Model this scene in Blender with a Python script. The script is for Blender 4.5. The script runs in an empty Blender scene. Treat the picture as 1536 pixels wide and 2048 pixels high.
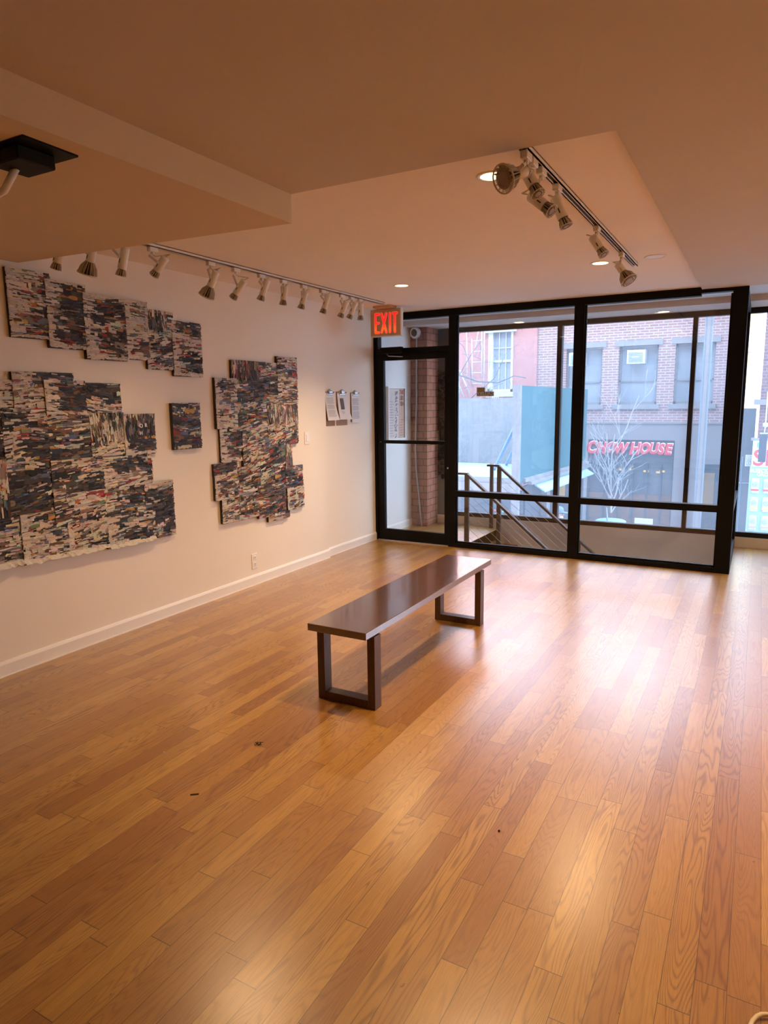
import bpy, math, random
from mathutils import Vector, Matrix
random.seed(11)
COL = bpy.context.scene.collection
PI = math.pi
V = Vector

# ------------------------------------------------------------------ mesh builder
class MB:
    def __init__(s): s.v = []; s.f = []; s.c = []; s.pr = []; s.sm = []
    def face(s, idx, col=None, pr=0.0, sm=False):
        s.f.append(tuple(idx)); s.c.append(col); s.pr.append(pr); s.sm.append(sm)
    def box(s, x0, x1, y0, y1, z0, z1, col=None):
        b = len(s.v)
        s.v += [V((x, y, z)) for z in (z0, z1) for y in (y0, y1) for x in (x0, x1)]
        for q in ((0,2,3,1),(4,5,7,6),(0,1,5,4),(2,6,7,3),(0,4,6,2),(1,3,7,5)):
            s.face([b+i for i in q], col)
        return s
    def bbox(s, x0, x1, y0, y1, z0, z1, b=0.003):
        # box with chamfered edges
        c = V(((x0+x1)/2, (y0+y1)/2, (z0+z1)/2)); h = V(((x1-x0)/2, (y1-y0)/2, (z1-z0)/2))
        b = min(b, h.x*.9, h.y*.9, h.z*.9)
        base = len(s.v); idx = {}
        for sx in (-1,1):
            for sy in (-1,1):
                for sz in (-1,1):
                    for ax in range(3):
                        p = V((h.x*sx, h.y*sy, h.z*sz))
                        for k in range(3):
                            if k != ax: p[k] -= b*(sx,sy,sz)[k]
                        idx[(sx,sy,sz,ax)] = len(s.v); s.v.append(c+p)
        def add(l):
            pts = [s.v[i]-c for i in l]
            n = (pts[1]-pts[0]).cross(pts[2]-pts[0])
            m = sum(pts, V((0,0,0)))
            if n.dot(m) < 0: l = l[::-1]
            s.face(l)
        for ax in range(3):
            o = [k for k in range(3) if k != ax]
            for sg in (-1,1):
                l = []
                for a, b2 in ((-1,-1),(1,-1),(1,1),(-1,1)):
                    t = [0,0,0]; t[ax] = sg; t[o[0]] = a; t[o[1]] = b2
                    l.append(idx[(t[0],t[1],t[2],ax)])
                add(l)
            # edges along ax
            for a in (-1,1):
                for b2 in (-1,1):
                    t0 = [0,0,0]; t0[ax] = -1; t0[o[0]] = a; t0[o[1]] = b2
                    t1 = list(t0); t1[ax] = 1
                    add([idx[(*t0,o[0])], idx[(*t1,o[0])], idx[(*t1,o[1])], idx[(*t0,o[1])]])
        for sx in (-1,1):
            for sy in (-1,1):
                for sz in (-1,1):
                    add([idx[(sx,sy,sz,k)] for k in range(3)])
        return s
    def obox(s, a, b, w, h, up=V((0,0,1))):
        """bar from a to b, w across, h along 'up'"""
        a = V(a); b = V(b); d = (b-a).normalized(); sd = d.cross(V(up))
        if sd.length < 1e-4: sd = d.cross(V((1,0,0)))
        sd.normalize(); u = sd.cross(d).normalized(); k = len(s.v)
        for p in (a, b):
            for q, r in ((-1,-1),(1,-1),(1,1),(-1,1)):
                s.v.append(p + sd*(w/2*q) + u*(h/2*r))
        for q in ((3,2,1,0),(4,5,6,7),(0,1,5,4),(1,2,6,5),(2,3,7,6),(3,0,4,7)):
            s.face([k+i for i in q])
        return s
    def tube(s, pts, r, n=8, cap=True):
        pts = [V(p) for p in pts]; rs = r if isinstance(r, (list, tuple)) else [r]*len(pts)
        k = len(s.v); prev = None
        for i, p in enumerate(pts):
            d = (pts[min(i+1, len(pts)-1)] - pts[max(i-1, 0)]).normalized()
            if prev is None:
                a = d.orthogonal().normalized()
            else:
                a = (prev - d*prev.dot(d)).normalized()
            prev = a; b = d.cross(a)
            for j in range(n):
                t = 2*PI*j/n
                s.v.append(p + (a*math.cos(t) + b*math.sin(t))*rs[i])
        for i in range(len(pts)-1):
            for j in range(n):
                s.face([k+i*n+j, k+i*n+(j+1)%n, k+(i+1)*n+(j+1)%n, k+(i+1)*n+j], sm=True)
        if cap:
            s.face([k+j for j in range(n)][::-1]); e = k+(len(pts)-1)*n
            s.face([e+j for j in range(n)])
        return s
    def lathe(s, prof, P, axis, n=24, sm=True):
        """prof: (radius, distance along axis)"""
        P = V(P); d = V(axis).normalized(); a = d.orthogonal().normalized(); b = d.cross(a); k = len(s.v)
        for r, t in prof:
            for j in range(n):
                w = 2*PI*j/n
                s.v.append(P + d*t + (a*math.cos(w)+b*math.sin(w))*max(r, 1e-5))
        for i in range(len(prof)-1):
            for j in range(n):
                s.face([k+i*n+j, k+i*n+(j+1)%n, k+(i+1)*n+(j+1)%n, k+(i+1)*n+j], sm=sm)
        return s
    def poly(s, pts, thick=None, col=None, pr=0.0):
        k = len(s.v); n = len(pts); s.v += [V(p) for p in pts]
        s.face(list(range(k, k+n)), col, pr)
        if thick is not None:
            t = V(thick); s.v += [V(p)+t for p in pts]
            s.face([k+n+i for i in range(n)][::-1], col, pr)
            for i in range(n):
                s.face([k+i, k+n+i, k+n+(i+1)%n, k+(i+1)%n], col, pr)
        return s
    def ico(s, P, r, seed=0, sc=(1,1,1), n=8):
        rnd = random.Random(seed); P = V(P); k = len(s.v)
        for i in range(1, n):
            for j in range(n*2):
                th = PI*i/n; ph = PI*j/n; q = 1+rnd.uniform(-.06,.06)
                s.v.append(P+V((math.sin(th)*math.cos(ph)*sc[0], math.sin(th)*math.sin(ph)*sc[1], math.cos(th)*sc[2]))*r*q)
        m = n*2
        for i in range(n-2):
            for j in range(m):
                s.face([k+i*m+j, k+i*m+(j+1)%m, k+(i+1)*m+(j+1)%m, k+(i+1)*m+j][::-1], sm=True)
        s.face([k+j for j in range(m)]); s.face([k+(n-2)*m+j for j in range(m)][::-1])
        return s
    def add_mesh(s, me, M):
        k = len(s.v); s.v += [M @ v.co for v in me.vertices]
        for p in me.polygons: s.face([k+i for i in p.vertices])
        return s
    def build(s, name, mat, parent=None, colored=False):
        o0 = V((0,0,0)); p = parent
        while p is not None: o0 = o0 + V(p.location); p = p.parent
        me = bpy.data.meshes.new(name)
        me.from_pydata([tuple(v-o0) for v in s.v], [], s.f)
        if any(s.sm): me.polygons.foreach_set('use_smooth', s.sm)
        if colored:
            ca = me.color_attributes.new('paint', 'FLOAT_COLOR', 'CORNER')
            i = 0
            for f, c, pr in zip(s.f, s.c, s.pr):
                c = c or (.5,.5,.5)
                for _ in f:
                    ca.data[i].color = (c[0], c[1], c[2], pr); i += 1
        if isinstance(mat, (list, tuple)):
            for m in mat: me.materials.append(m)
        else: me.materials.append(mat)
        me.update()
        o = bpy.data.objects.new(name, me); COL.objects.link(o)
        if parent is not None: o.parent = parent
        return o

def thing(name, label, cat, loc=(0,0,0), group=None):
    o = bpy.data.objects.new(name, None); COL.objects.link(o); o.location = loc
    o.empty_display_size = .05
    o['label'] = label; o['category'] = cat
    if group: o['group'] = group
    return o
def tag(o, label, cat, group=None, kind=None):
    o['label'] = label; o['category'] = cat
    if group: o['group'] = group
    if kind: o['kind'] = kind
    return o
def struct(o, label=None, cat=None):
    o['kind'] = 'structure'
    if label: o['label'] = label
    if cat: o['category'] = cat
    return o
def sempty(name, label, cat, loc):
    o = thing(name, label, cat, loc); o['kind'] = 'structure'; return o
FONT_CACHE = {}
def text_mb(mb, txt, O, right, up, size, extrude=.001, offset=0, shear=0, width=1.0, align='CENTER'):
    c = bpy.data.curves.new('t', 'FONT'); c.body = txt; c.size = size; c.extrude = extrude
    c.offset = offset; c.shear = shear; c.align_x = align; c.align_y = 'CENTER'; c.resolution_u = 3
    o = bpy.data.objects.new('t', c); COL.objects.link(o)
    bpy.context.view_layer.update()
    me = bpy.data.meshes.new_from_object(o)
    r = V(right).normalized()*width; u = V(up).normalized(); n = V(right).normalized().cross(u)
    M = Matrix(((r.x,u.x,n.x,O[0]),(r.y,u.y,n.y,O[1]),(r.z,u.z,n.z,O[2]),(0,0,0,1)))
    mb.add_mesh(me, M)
    bpy.data.objects.remove(o); bpy.data.curves.remove(c); bpy.data.meshes.remove(me)
    return mb

# ------------------------------------------------------------------ materials
class NT:
    def __init__(s, name):
        s.m = bpy.data.materials.new(name); s.m.use_nodes = True; s.t = s.m.node_tree
        s.t.nodes.clear(); s.out = s.t.nodes.new('ShaderNodeOutputMaterial')
    def n(s, typ, **kw):
        nd = s.t.nodes.new('ShaderNode'+typ)
        for k, v in kw.items():
            if k in nd.inputs: s.set(nd.inputs[k], v)
            else: setattr(nd, k, v)
        return nd
    def set(s, inp, v):
        if hasattr(v, 'is_linked') or isinstance(v, bpy.types.NodeSocket): s.t.links.new(v, inp)
        else:
            if inp.type == 'RGBA' and len(v) == 3: v = (*v, 1)
            inp.default_value = v
    def math(s, op, a, b=0.0, c=None):
        nd = s.t.nodes.new('ShaderNodeMath'); nd.operation = op
        s.set(nd.inputs[0], a); s.set(nd.inputs[1], b)
        if c is not None: s.set(nd.inputs[2], c)
        return nd.outputs[0]
    def mix(s, f, a, b, mode='MIX'):
        nd = s.t.nodes.new('ShaderNodeMix'); nd.data_type = 'RGBA'; nd.blend_type = mode
        s.set(nd.inputs[0], f); s.set(nd.inputs[6], a); s.set(nd.inputs[7], b)
        return nd.outputs[2]
    def ramp(s, f, stops):
        nd = s.t.nodes.new('ShaderNodeValToRGB'); s.set(nd.inputs[0], f)
        e = nd.color_ramp.elements
        while len(e) < len(stops): e.new(.5)
        for el, (p, c) in zip(e, stops):
            el.position = p; el.color = (*c, 1) if len(c) == 3 else c
        return nd.outputs[0]
    def comb(s, x, y, z):
        nd = s.t.nodes.new('ShaderNodeCombineXYZ')
        for i, q in enumerate((x, y, z)): s.set(nd.inputs[i], q)
        return nd.outputs[0]
    def pos(s):
        nd = s.t.nodes.new('ShaderNodeNewGeometry'); sp = s.t.nodes.new('ShaderNodeSeparateXYZ')
        s.t.links.new(nd.outputs['Position'], sp.inputs[0])
        return nd.outputs['Position'], sp.outputs[0], sp.outputs[1], sp.outputs[2]
    def noise(s, vec, scale, detail=3, rough=.5, dist=0):
        nd = s.n('TexNoise', Scale=scale, Detail=detail, Roughness=rough, Distortion=dist)
        s.t.links.new(vec, nd.inputs['Vector']); return nd.outputs[0]
    def bsdf(s, color, rough=.5, metal=0, spec=.5, bump=None, bstr=.2, bdist=.002, coat=0, crough=.1, emit=None, estr=0):
        nd = s.t.nodes.new('ShaderNodeBsdfPrincipled')
        if coat == 1.0: nd.inputs['IOR'].default_value = 1.75; nd.inputs['Coat IOR'].default_value = 1.7
        s.set(nd.inputs['Base Color'], color); s.set(nd.inputs['Roughness'], rough)
        s.set(nd.inputs['Metallic'], metal); s.set(nd.inputs['Specular IOR Level'], spec)
        if coat: s.set(nd.inputs['Coat Weight'], coat); s.set(nd.inputs['Coat Roughness'], crough)
        if emit: s.set(nd.inputs['Emission Color'], emit); s.set(nd.inputs['Emission Strength'], estr)
        if bump is not None:
            b = s.n('Bump', Strength=bstr, Distance=bdist); s.set(b.inputs['Height'], bump)
            s.t.links.new(b.outputs[0], nd.inputs['Normal'])
        return nd.outputs[0]
    def done(s, sh): s.t.links.new(sh, s.out.inputs[0]); return s.m

def paint(name, col, rough=.6, var=.05, scale=3, bump=.15, bscale=120, spec=.3):
    t = NT(name); p, x, y, z = t.pos()
    f = t.noise(p, scale, 4); c2 = tuple(min(1, c*(1-var*2.2)) for c in col)
    return t.done(t.bsdf(t.mix(f, col, c2), rough, spec=spec, bump=t.noise(p, bscale, 2), bstr=bump, bdist=.001))
def plain(name, col, rough=.5, metal=0, var=.12, scale=25, spec=.5):
    t = NT(name); p, *_ = t.pos()
    f = t.noise(p, scale, 3)
    return t.done(t.bsdf(t.mix(f, col, tuple(c*(1-var) for c in col)), rough, metal, spec))
def emis(name, col, st):
    t = NT(name); p, *_ = t.pos()
    e = t.n('Emission', Strength=st); t.set(e.inputs[0], t.mix(t.noise(p, 60, 1), col, tuple(c*.93 for c in col)))
    return t.done(e.outputs[0])

def floor_material():
    t = NT('oak_strip_floor'); p, x, y, z = t.pos()
    w = .0765
    u = t.math('DIVIDE', x, w); iu = t.math('FLOOR', u); fu = t.math('FRACT', u)
    wn = t.n('TexWhiteNoise', noise_dimensions='1D'); t.set(wn.inputs['W'], iu); r1 = wn.outputs[0]
    wn1 = t.n('TexWhiteNoise', noise_dimensions='1D'); t.set(wn1.inputs['W'], t.math('ADD', iu, 77.3)); r1b = wn1.outputs[0]
    L = t.math('ADD', t.math('MULTIPLY', r1b, .65), .5)
    v = t.math('ADD', t.math('DIVIDE', t.math('ADD', y, 20), L), t.math('MULTIPLY', r1, 9.7))
    iv = t.math('FLOOR', v); fv = t.math('FRACT', v)
    wn2 = t.n('TexWhiteNoise', noise_dimensions='2D'); t.set(wn2.inputs['Vector'], t.comb(iu, iv, 0)); r2 = wn2.outputs[0]
    wn3 = t.n('TexWhiteNoise', noise_dimensions='2D'); t.set(wn3.inputs['Vector'], t.comb(iv, iu, 0)); r3 = wn3.outputs[0]
    off = t.math('MULTIPLY', r2, 60)
    # cathedral rings : stretched noise run through a sine
    nv = t.comb(t.math('MULTIPLY', x, 9.5), t.math('ADD', t.math('MULTIPLY', y, .95), off), off)
    nz = t.noise(nv, 1.0, 2, .45)
    rings = t.math('SINE', t.math('MULTIPLY', t.math('ADD', nz, t.math('MULTIPLY', x, .55)), t.math('ADD', 120, t.math('MULTIPLY', r3, 130))))
    rings = t.math('POWER', t.math('MULTIPLY', t.math('ADD', rings, 1), .5), 3.0)
    fine = t.noise(t.comb(t.math('MULTIPLY', x, 420), t.math('MULTIPLY', y, 16), off), 1, 3, .65)
    broad = t.noise(t.comb(t.math('MULTIPLY', x, 30), t.math('MULTIPLY', y, 2.2), off), 1, 3, .6)
    base = t.ramp(r2, [(0, (.30,.130,.024)), (.3, (.38,.185,.032)), (.62, (.43,.23,.042)), (.88, (.48,.265,.055)), (1, (.32,.142,.026))])
    g = t.math('ADD', t.math('MULTIPLY', rings, t.math('ADD', .17, t.math('MULTIPLY', r1b, .34))), t.math('ADD', t.math('MULTIPLY', fine, .80), t.math('MULTIPLY', broad, .34)))
    g = t.math('SUBTRACT', g, .47)
    g.node.use_clamp = True
    c = t.mix(t.math('MULTIPLY', g, 1.15), base, (.135,.045,.014))
    # stains, wear
    st = t.noise(p, 1.4, 4, .6)
    c = t.mix(t.math('MULTIPLY', t.math('SUBTRACT', st, .45), .9), c, (.24,.105,.036))
    sc = t.noise(t.comb(x, y, 3.1), 23, 3, .7)
    spot = t.math('GREATER_THAN', sc, .735)
    c = t.mix(t.math('MULTIPLY', spot, .6), c, (.07,.03,.015))
    # joints
    du = t.math('MINIMUM', fu, t.math('SUBTRACT', 1, fu)); dv = t.math('MINIMUM', fv, t.math('SUBTRACT', 1, fv))
    ju = t.math('LESS_THAN', t.math('MULTIPLY', du, w), t.math('ADD', .0003, t.math('MULTIPLY', broad, .0011)))
    jv = t.math('LESS_THAN', t.math('MULTIPLY', dv, L), .0012)
    j = t.math('MAXIMUM', ju, jv)
    c = t.mix(t.math('MULTIPLY', j, .82), c, (.045,.018,.008))
    h = t.math('SUBTRACT', t.math('ADD', t.math('MULTIPLY', fine, .25), t.math('MULTIPLY', r3, .35)), t.math('MULTIPLY', j, 1.1))
    wob = t.noise(p, 9, 3, .6)
    h = t.math('ADD', h, t.math('MULTIPLY', wob, 1.6))
    rough = t.math('ADD', .24, t.math('MULTIPLY', t.noise(p, 6, 4, .65), .16))
    return t.done(t.bsdf(c, rough, spec=.8, bump=h, bstr=.14, bdist=.0012, coat=.8, crough=.27))

def wood(name, c1, c2, axis='y', rough=.35, sc=1.0, spec=.5, coat=0):
    t = NT(name); p, x, y, z = t.pos()
    a = {'y': (x, y, z), 'z': (x, z, y), 'x': (y, x, z)}[axis]
    q = t.comb(t.math('MULTIPLY', a[0], 22*sc), t.math('MULTIPLY', a[1], 1.6*sc), t.math('MULTIPLY', a[2], 22*sc))
    n1 = t.noise(q, 1, 3, .55)
    q2 = t.comb(t.math('MULTIPLY', a[0], 260*sc), t.math('MULTIPLY', a[1], 9*sc), t.math('MULTIPLY', a[2], 260*sc))
    n2 = t.noise(q2, 1, 2, .6)
    r = t.math('MULTIPLY', t.math('ADD', t.math('SINE', t.math('MULTIPLY', n1, 60)), 1), .5)
    f = t.math('ADD', t.math('MULTIPLY', r, .35), t.math('MULTIPLY', n2, .65))
    return t.done(t.bsdf(t.mix(f, c1, c2), rough, spec=spec, bump=n2, bstr=.10, bdist=.0005, coat=coat, crough=.08))


def brick(name, c1, c2, mortar, plane='xz', bw=.21, rh=.07, ms=.011, rough=.85):
    t = NT(name); p, x, y, z = t.pos()
    h = {'xz': x, 'yz': y, 'xyz': t.math('ADD', x, y)}[plane]
    b = t.n('TexBrick', Scale=1.0)
    t.t.links.new(t.comb(h, z, 0), b.inputs['Vector'])
    b.inputs['Color1'].default_value = (*c1, 1); b.inputs['Color2'].default_value = (*c2, 1)
    b.inputs['Mortar'].default_value = (*mortar, 1); b.inputs['Mortar Size'].default_value = ms
    b.inputs['Brick Width'].default_value = bw; b.inputs['Row Height'].default_value = rh
    b.inputs['Mortar Smooth'].default_value = .1; b.inputs['Bias'].default_value = 0
    c = t.mix(t.math('MULTIPLY', t.noise(p, 18, 4), .35), b.outputs[0], tuple(q*.6 for q in c1))
    return t.done(t.bsdf(c, rough, spec=.2, bump=t.math('SUBTRACT', 1, b.outputs[1]), bstr=.5, bdist=.004))

def glass(name, tint=(.975,.98,.982), haze=0.0, hazecol=(.7,.85,1)):
    t = NT(name); p, x, y, z = t.pos()
    lw = t.n('LayerWeight', Blend=.5)
    fr = t.math('ADD', .045, t.math('MULTIPLY', .9, t.math('POWER', lw.outputs['Facing'], 5)))
    tr = t.n('BsdfTransparent'); tr.inputs[0].default_value = (*tint, 1)
    gl = t.n('BsdfGlossy', Roughness=.0); gl.inputs[0].default_value = (1,1,1,1)
    m = t.n('MixShader'); t.set(m.inputs[0], fr); t.t.links.new(tr.outputs[0], m.inputs[1]); t.t.links.new(gl.outputs[0], m.inputs[2])
    sh = m.outputs[0]
    if haze > 0:
        d = t.n('BsdfTranslucent'); d.inputs[0].default_value = (*hazecol, 1)  # bluish veil over the street view, mixed into the pane itself
        f = t.math('ADD', haze*.75, t.math('MULTIPLY', t.noise(t.comb(t.math('MULTIPLY', x, 2), y, z), 2.2, 5, .7), haze*.55))
        low = t.math('MAXIMUM', 0, t.math('SUBTRACT', .9, z))      # painted haze thickens on the lower part of the pane
        f = t.math('ADD', f, t.math('MULTIPLY', low, haze*.45))
        m2 = t.n('MixShader'); t.set(m2.inputs[0], f); t.t.links.new(sh, m2.inputs[1]); t.t.links.new(d.outputs[0], m2.inputs[2])
        sh = m2.outputs[0]
    return t.done(sh)

def paper_material():
    t = NT('torn_printed_paper'); p, x, y, z = t.pos()
    a = t.n('VertexColor', layer_name='paint')
    n1 = t.noise(t.comb(0, t.math('MULTIPLY', y, 260), t.math('MULTIPLY', z, 420)), 1, 2, .7)
    n2 = t.noise(t.comb(3, t.math('MULTIPLY', y, 34), t.math('MULTIPLY', z, 60)), 1, 4, .75)
    ink = t.math('MULTIPLY', a.outputs['Alpha'], t.math('GREATER_THAN', n1, .56))
    c = t.mix(t.math('MULTIPLY', ink, .62), a.outputs['Color'], (.05,.045,.05))
    c = t.mix(t.math('MULTIPLY', t.math('GREATER_THAN', n2, .60), .5), c, (.045,.035,.035))
    return t.done(t.bsdf(c, .55, spec=.25, bump=n2, bstr=.25, bdist=.001))

M = {}
M['floor'] = floor_material()
M['wall'] = paint('warm_white_wall_paint', (.86,.81,.73), .7, .02, 2, .12, 90)
M['wall2'] = paint('cool_white_wall_paint', (.82,.83,.84), .7, .02, 2, .12, 90)
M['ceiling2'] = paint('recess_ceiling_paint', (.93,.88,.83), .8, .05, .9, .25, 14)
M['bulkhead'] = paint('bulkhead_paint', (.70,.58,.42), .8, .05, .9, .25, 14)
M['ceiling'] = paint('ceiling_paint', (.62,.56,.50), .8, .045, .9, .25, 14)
M['sill_beige'] = paint('beige_sill_paint', (.66,.60,.56), .75, .05, 3)
M['trim'] = paint('white_trim_paint', (.86,.84,.82), .4, .02, 4, .05, spec=.5)
M['black'] = plain('black_painted_steel', (.003,.003,.004), .5, 0, .3, 8, .16)
M['outer_black'] = plain('weathered_black_aluminium', (.014,.011,.013), .55, 0, .3, 14, .2)
M['glass'] = glass('clear_pane')
M['glass_out'] = glass('hazy_street_pane', (.975,.98,.985), .05)  # haze over the street view is put into this pane
M['bench'] = wood('dark_walnut_stain', (.135,.058,.026), (.048,.019,.009), 'y', .2, .8, .9, 1.0)
M['bench_leg'] = wood('dark_walnut_leg', (.11,.048,.022), (.04,.016,.008), 'z', .4, .8)
M['white_metal'] = plain('white_enamel', (.78,.75,.70), .4, 0, .06)
M['lamp_fin'] = plain('cream_lamp_body', (.62,.56,.46), .45, 0, .15)
M['lamp_face'] = plain('lamp_lens', (.40,.33,.27), .3, 0, .45, 160)
M['lamp_dark'] = plain('lamp_slot_dark', (.05,.04,.035), .6)
M['steel'] = plain('brushed_steel', (.6,.6,.6), .3, 1, .2, 60)
M['bronze'] = plain('bronze_rail_paint', (.055,.038,.034), .42, 0, .3, 20)
M['stair'] = wood('red_oak_stair', (.34,.15,.07), (.20,.08,.035), 'y', .4)
M['paper'] = paper_material()
M['sheet'] = plain('white_paper_sheet', (.80,.80,.82), .7, 0, .05)
M['ink'] = plain('grey_print', (.33,.33,.36), .7)
M['board'] = plain('hardboard_brown', (.36,.19,.09), .6, 0, .25)
M['canvas_edge'] = plain('dark_canvas_side', (.045,.035,.035), .7, 0, .4, 60)
M['brick_pier'] = brick('pier_brick', (.30,.105,.068), (.38,.15,.10), (.10,.045,.035), 'xyz', .15, .083, .006)
M['brick_far'] = brick('pink_brick', (.33,.175,.17), (.39,.215,.20), (.50,.44,.44), 'xz', .22, .0675, .011)
M['brick_dark'] = brick('maroon_brick', (0.158,0.072,0.072), (0.216,0.101,0.094), (0.245,0.173,0.173), 'xz', .2, .07, .01)
M['stucco_pink'] = paint('pink_red_stucco', (0.475,0.216,0.194), .85, .06, 1.5)
M['stone'] = paint('grey_stone_trim', (.27,.26,.27), .8, .08, 5)
M['concrete'] = paint('taupe_concrete', (0.259,0.230,0.238), .85, .08, 2)
M['win_frame'] = plain('pale_window_paint', (0.576,0.634,0.634), .5, 0, .1)
M['win_glass_far'] = plain('curtained_glass', (0.302,0.338,0.396), .25, 0, .3, 3)
M['dark_glass'] = plain('dim_shop_glass', (0.115,0.115,0.137), .2, 0, .4, 2)
M['navy'] = plain('dark_sign_board', (0.065,0.068,0.086), .6)
M['red'] = plain('red_sign_letter', (.72,.05,.07), .5, 0, .1)
M['white'] = plain('white_plastic', (.82,.82,.82), .45, 0, .04)
M['grey_ply'] = paint('weathered_grey_plywood', (0.288,0.266,0.281), .85, .2, 2.5)
M['teal'] = paint('teal_plywood', (0.031,0.149,0.186), .7, .12, 1.6)
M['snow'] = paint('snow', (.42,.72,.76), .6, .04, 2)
M['blue_prop'] = plain('blue_painted_timber', (0.101,0.173,0.346), .6)
M['plank'] = plain('weathered_boards', (0.302,0.288,0.302), .8, 0, .4, 6)
M['shed_dark'] = plain('dark_shed_wall', (0.072,0.079,0.108), .8, 0, .5, 4)
M['bark'] = plain('grey_bark', (0.158,0.151,0.173), .9, 0, .3, 30)
M['bark_pale'] = plain('frosted_pale_bark', (0.475,0.454,0.475), .9, 0, .2, 30)
M['street'] = paint('asphalt', (.34,.34,.36), .9, .1, 3)
M['pole_blue'] = plain('pale_blue_steel', (.20,.26,.34), .5, 0, .1)
M['pole_grey'] = plain('grey_steel_post', (0.302,0.288,0.302), .6, 0, .2)
M['yellow_wall'] = paint('ochre_facade', (.24,.20,.085), .8, .05, .6)
M['exit_face'] = plain('tan_exit_plate', (.55,.36,.20), .5, 0, .08)
M['exit_letter'] = None
t = NT('lit_red_letters'); p, x, y, z = t.pos()
g = t.math('MULTIPLY', t.math('SUBTRACT', 2.40, z), 4.3)
g.node.use_clamp = True
e = t.n('Emission', Strength=1.15); t.set(e.inputs[0], t.ramp(g, [(0, (1,.012,.012)), (.55, (1,.03,.015)), (.8, (1,.11,.015)), (1, (1,.02,.01))]))
M['exit_letter'] = t.done(e.outputs[0])
M['exit_glow'] = emis('lit_letter_rim', (1,.16,.10), .95)
M['lamp_on'] = emis('warm_lamp_glow', (1,.86,.42), 6)
M['amber'] = emis('shop_lamp_glow', (1,.62,.22), 1.2)
M['decal'] = plain('gold_decal', (.60,.38,.15), .5)
def vinyl(name, col, f):
    t = NT(name); p, *_ = t.pos()
    d = t.n('BsdfDiffuse'); tr = t.n('BsdfTranslucent')
    c = t.mix(t.noise(p, 80, 1), col, tuple(q*.95 for q in col)); t.set(d.inputs[0], c); t.set(tr.inputs[0], c)
    m_ = t.n('MixShader'); t.set(m_.inputs[0], f); t.t.links.new(d.outputs[0], m_.inputs[1]); t.t.links.new(tr.outputs[0], m_.inputs[2])
    return t.done(m_.outputs[0])
M['decal'] = vinyl('gold_vinyl', (.42,.25,.09), .35); M['decal_white'] = vinyl('white_vinyl', (.85,.85,.85), .6)
M['poster_pink'] = paint('poster_print', (.72,.60,.56), .6, .08, 9)
M['poster_tan'] = paint('poster_tan', (.60,.40,.31), .6, .08, 9)
M['poster_grey'] = plain('poster_scribble', (.25,.25,.33), .6)
M['poster_red'] = plain('poster_letters', (.22,.05,.03), .6)
M['cable'] = plain('thin_steel_cable', (.42,.34,.30), .35, .8)
M['cream'] = plain('cream_cord', (.72,.60,.42), .6)
M['lint'] = plain('dark_lint', (.02,.012,.01), .9)
M['conduit'] = plain('grey_conduit', (.52,.52,.54), .5, 0, .1)
M['cyan_panel'] = plain('pale_cyan_poster', (0.374,0.612,0.684), .5, 0, .15, 5)
M['green'] = plain('green_lettering', (.10,.60,.45), .5)
M['skin'] = plain('skin', (.62,.38,.30), .6)
M['cap'] = plain('blue_cap', (.16,.25,.50), .7)
M['coat'] = plain('dark_blue_coat', (.06,.08,.14), .8)

# ------------------------------------------------------------------ dimensions
H1, H2 = 2.414, 2.433
YG = 6.43            # face of the interior glass wall
YW = 7.70            # inner face of the street wall

# ------------------------------------------------------------------ shell
m = MB(); m.box(-.3, 6.2, -3.5, 6.56, -.12, 0); m.box(-.3, .98, 6.56, 7.9, -.12, 0); m.box(3.46, 6.2, 6.56, 7.9, -.12, 0)
struct(m.build('floor', M['floor']))
struct(MB().box(-.3, 0, -3.5, 5.441, 0, 2.6).build('wall_left', M['wall']))
struct(MB().box(-.3, -.03, 5.441, YG, 0, 2.6).build('wall_left_recessed', M['wall']))
struct(MB().box(-.3, -.08, YG, 7.9, 0, 2.6).build('wall_left_entry', M['wall2']))
struct(MB().box(6.2, 6.4, -3.5, 7.9, -.12, 2.6).build('wall_right', M['wall']))
struct(MB().box(-.3, 6.4, -3.7, -3.5, -.12, 2.6).build('wall_rear', M['wall']))
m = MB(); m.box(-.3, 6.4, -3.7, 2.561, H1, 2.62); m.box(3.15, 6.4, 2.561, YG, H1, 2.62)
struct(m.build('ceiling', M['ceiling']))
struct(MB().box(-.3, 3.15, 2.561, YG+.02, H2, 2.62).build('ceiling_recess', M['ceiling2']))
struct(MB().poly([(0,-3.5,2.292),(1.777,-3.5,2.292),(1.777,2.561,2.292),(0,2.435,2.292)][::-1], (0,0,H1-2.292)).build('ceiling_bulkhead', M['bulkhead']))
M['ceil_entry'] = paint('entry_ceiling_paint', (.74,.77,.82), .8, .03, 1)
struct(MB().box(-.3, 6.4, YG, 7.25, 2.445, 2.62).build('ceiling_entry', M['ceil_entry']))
struct(MB().box(-.08, 6.2, 7.22, 7.9, 2.388, 2.62).build('trim_1', M['sill_beige']))
struct(MB().box(.145, 6.2, YW, 7.86, -2.3, .105).build('wall_front', M['sill_beige']))
# baseboards
def baseboard(name, x, y0, y1):
    m = MB(); m.box(x, x+.012, y0, y1, 0, .07)
    m.poly([(x, y0, .070), (x+.012, y0, .070), (x+.006, y0, .086), (x, y0, .088)], (0, y1-y0, 0))
    m.box(x+.012, x+.016, y0, y1, 0, .006)
    struct(m.build(name, M['trim']))
baseboard('baseboard_left', 0, -3.5, 5.441)
baseboard('baseboard_left_recessed', -.03, 5.441, YG)
baseboard('baseboard_left_entry', -.08, YG+.08, 7.41)
# brick pier in the entry
struct(MB().box(-.08, .14, 7.41, 7.86, 0, 2.445).build('wall_pier', M['brick_pier']), 'red brick pier beside the street window, behind the glass door', 'pier')
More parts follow.
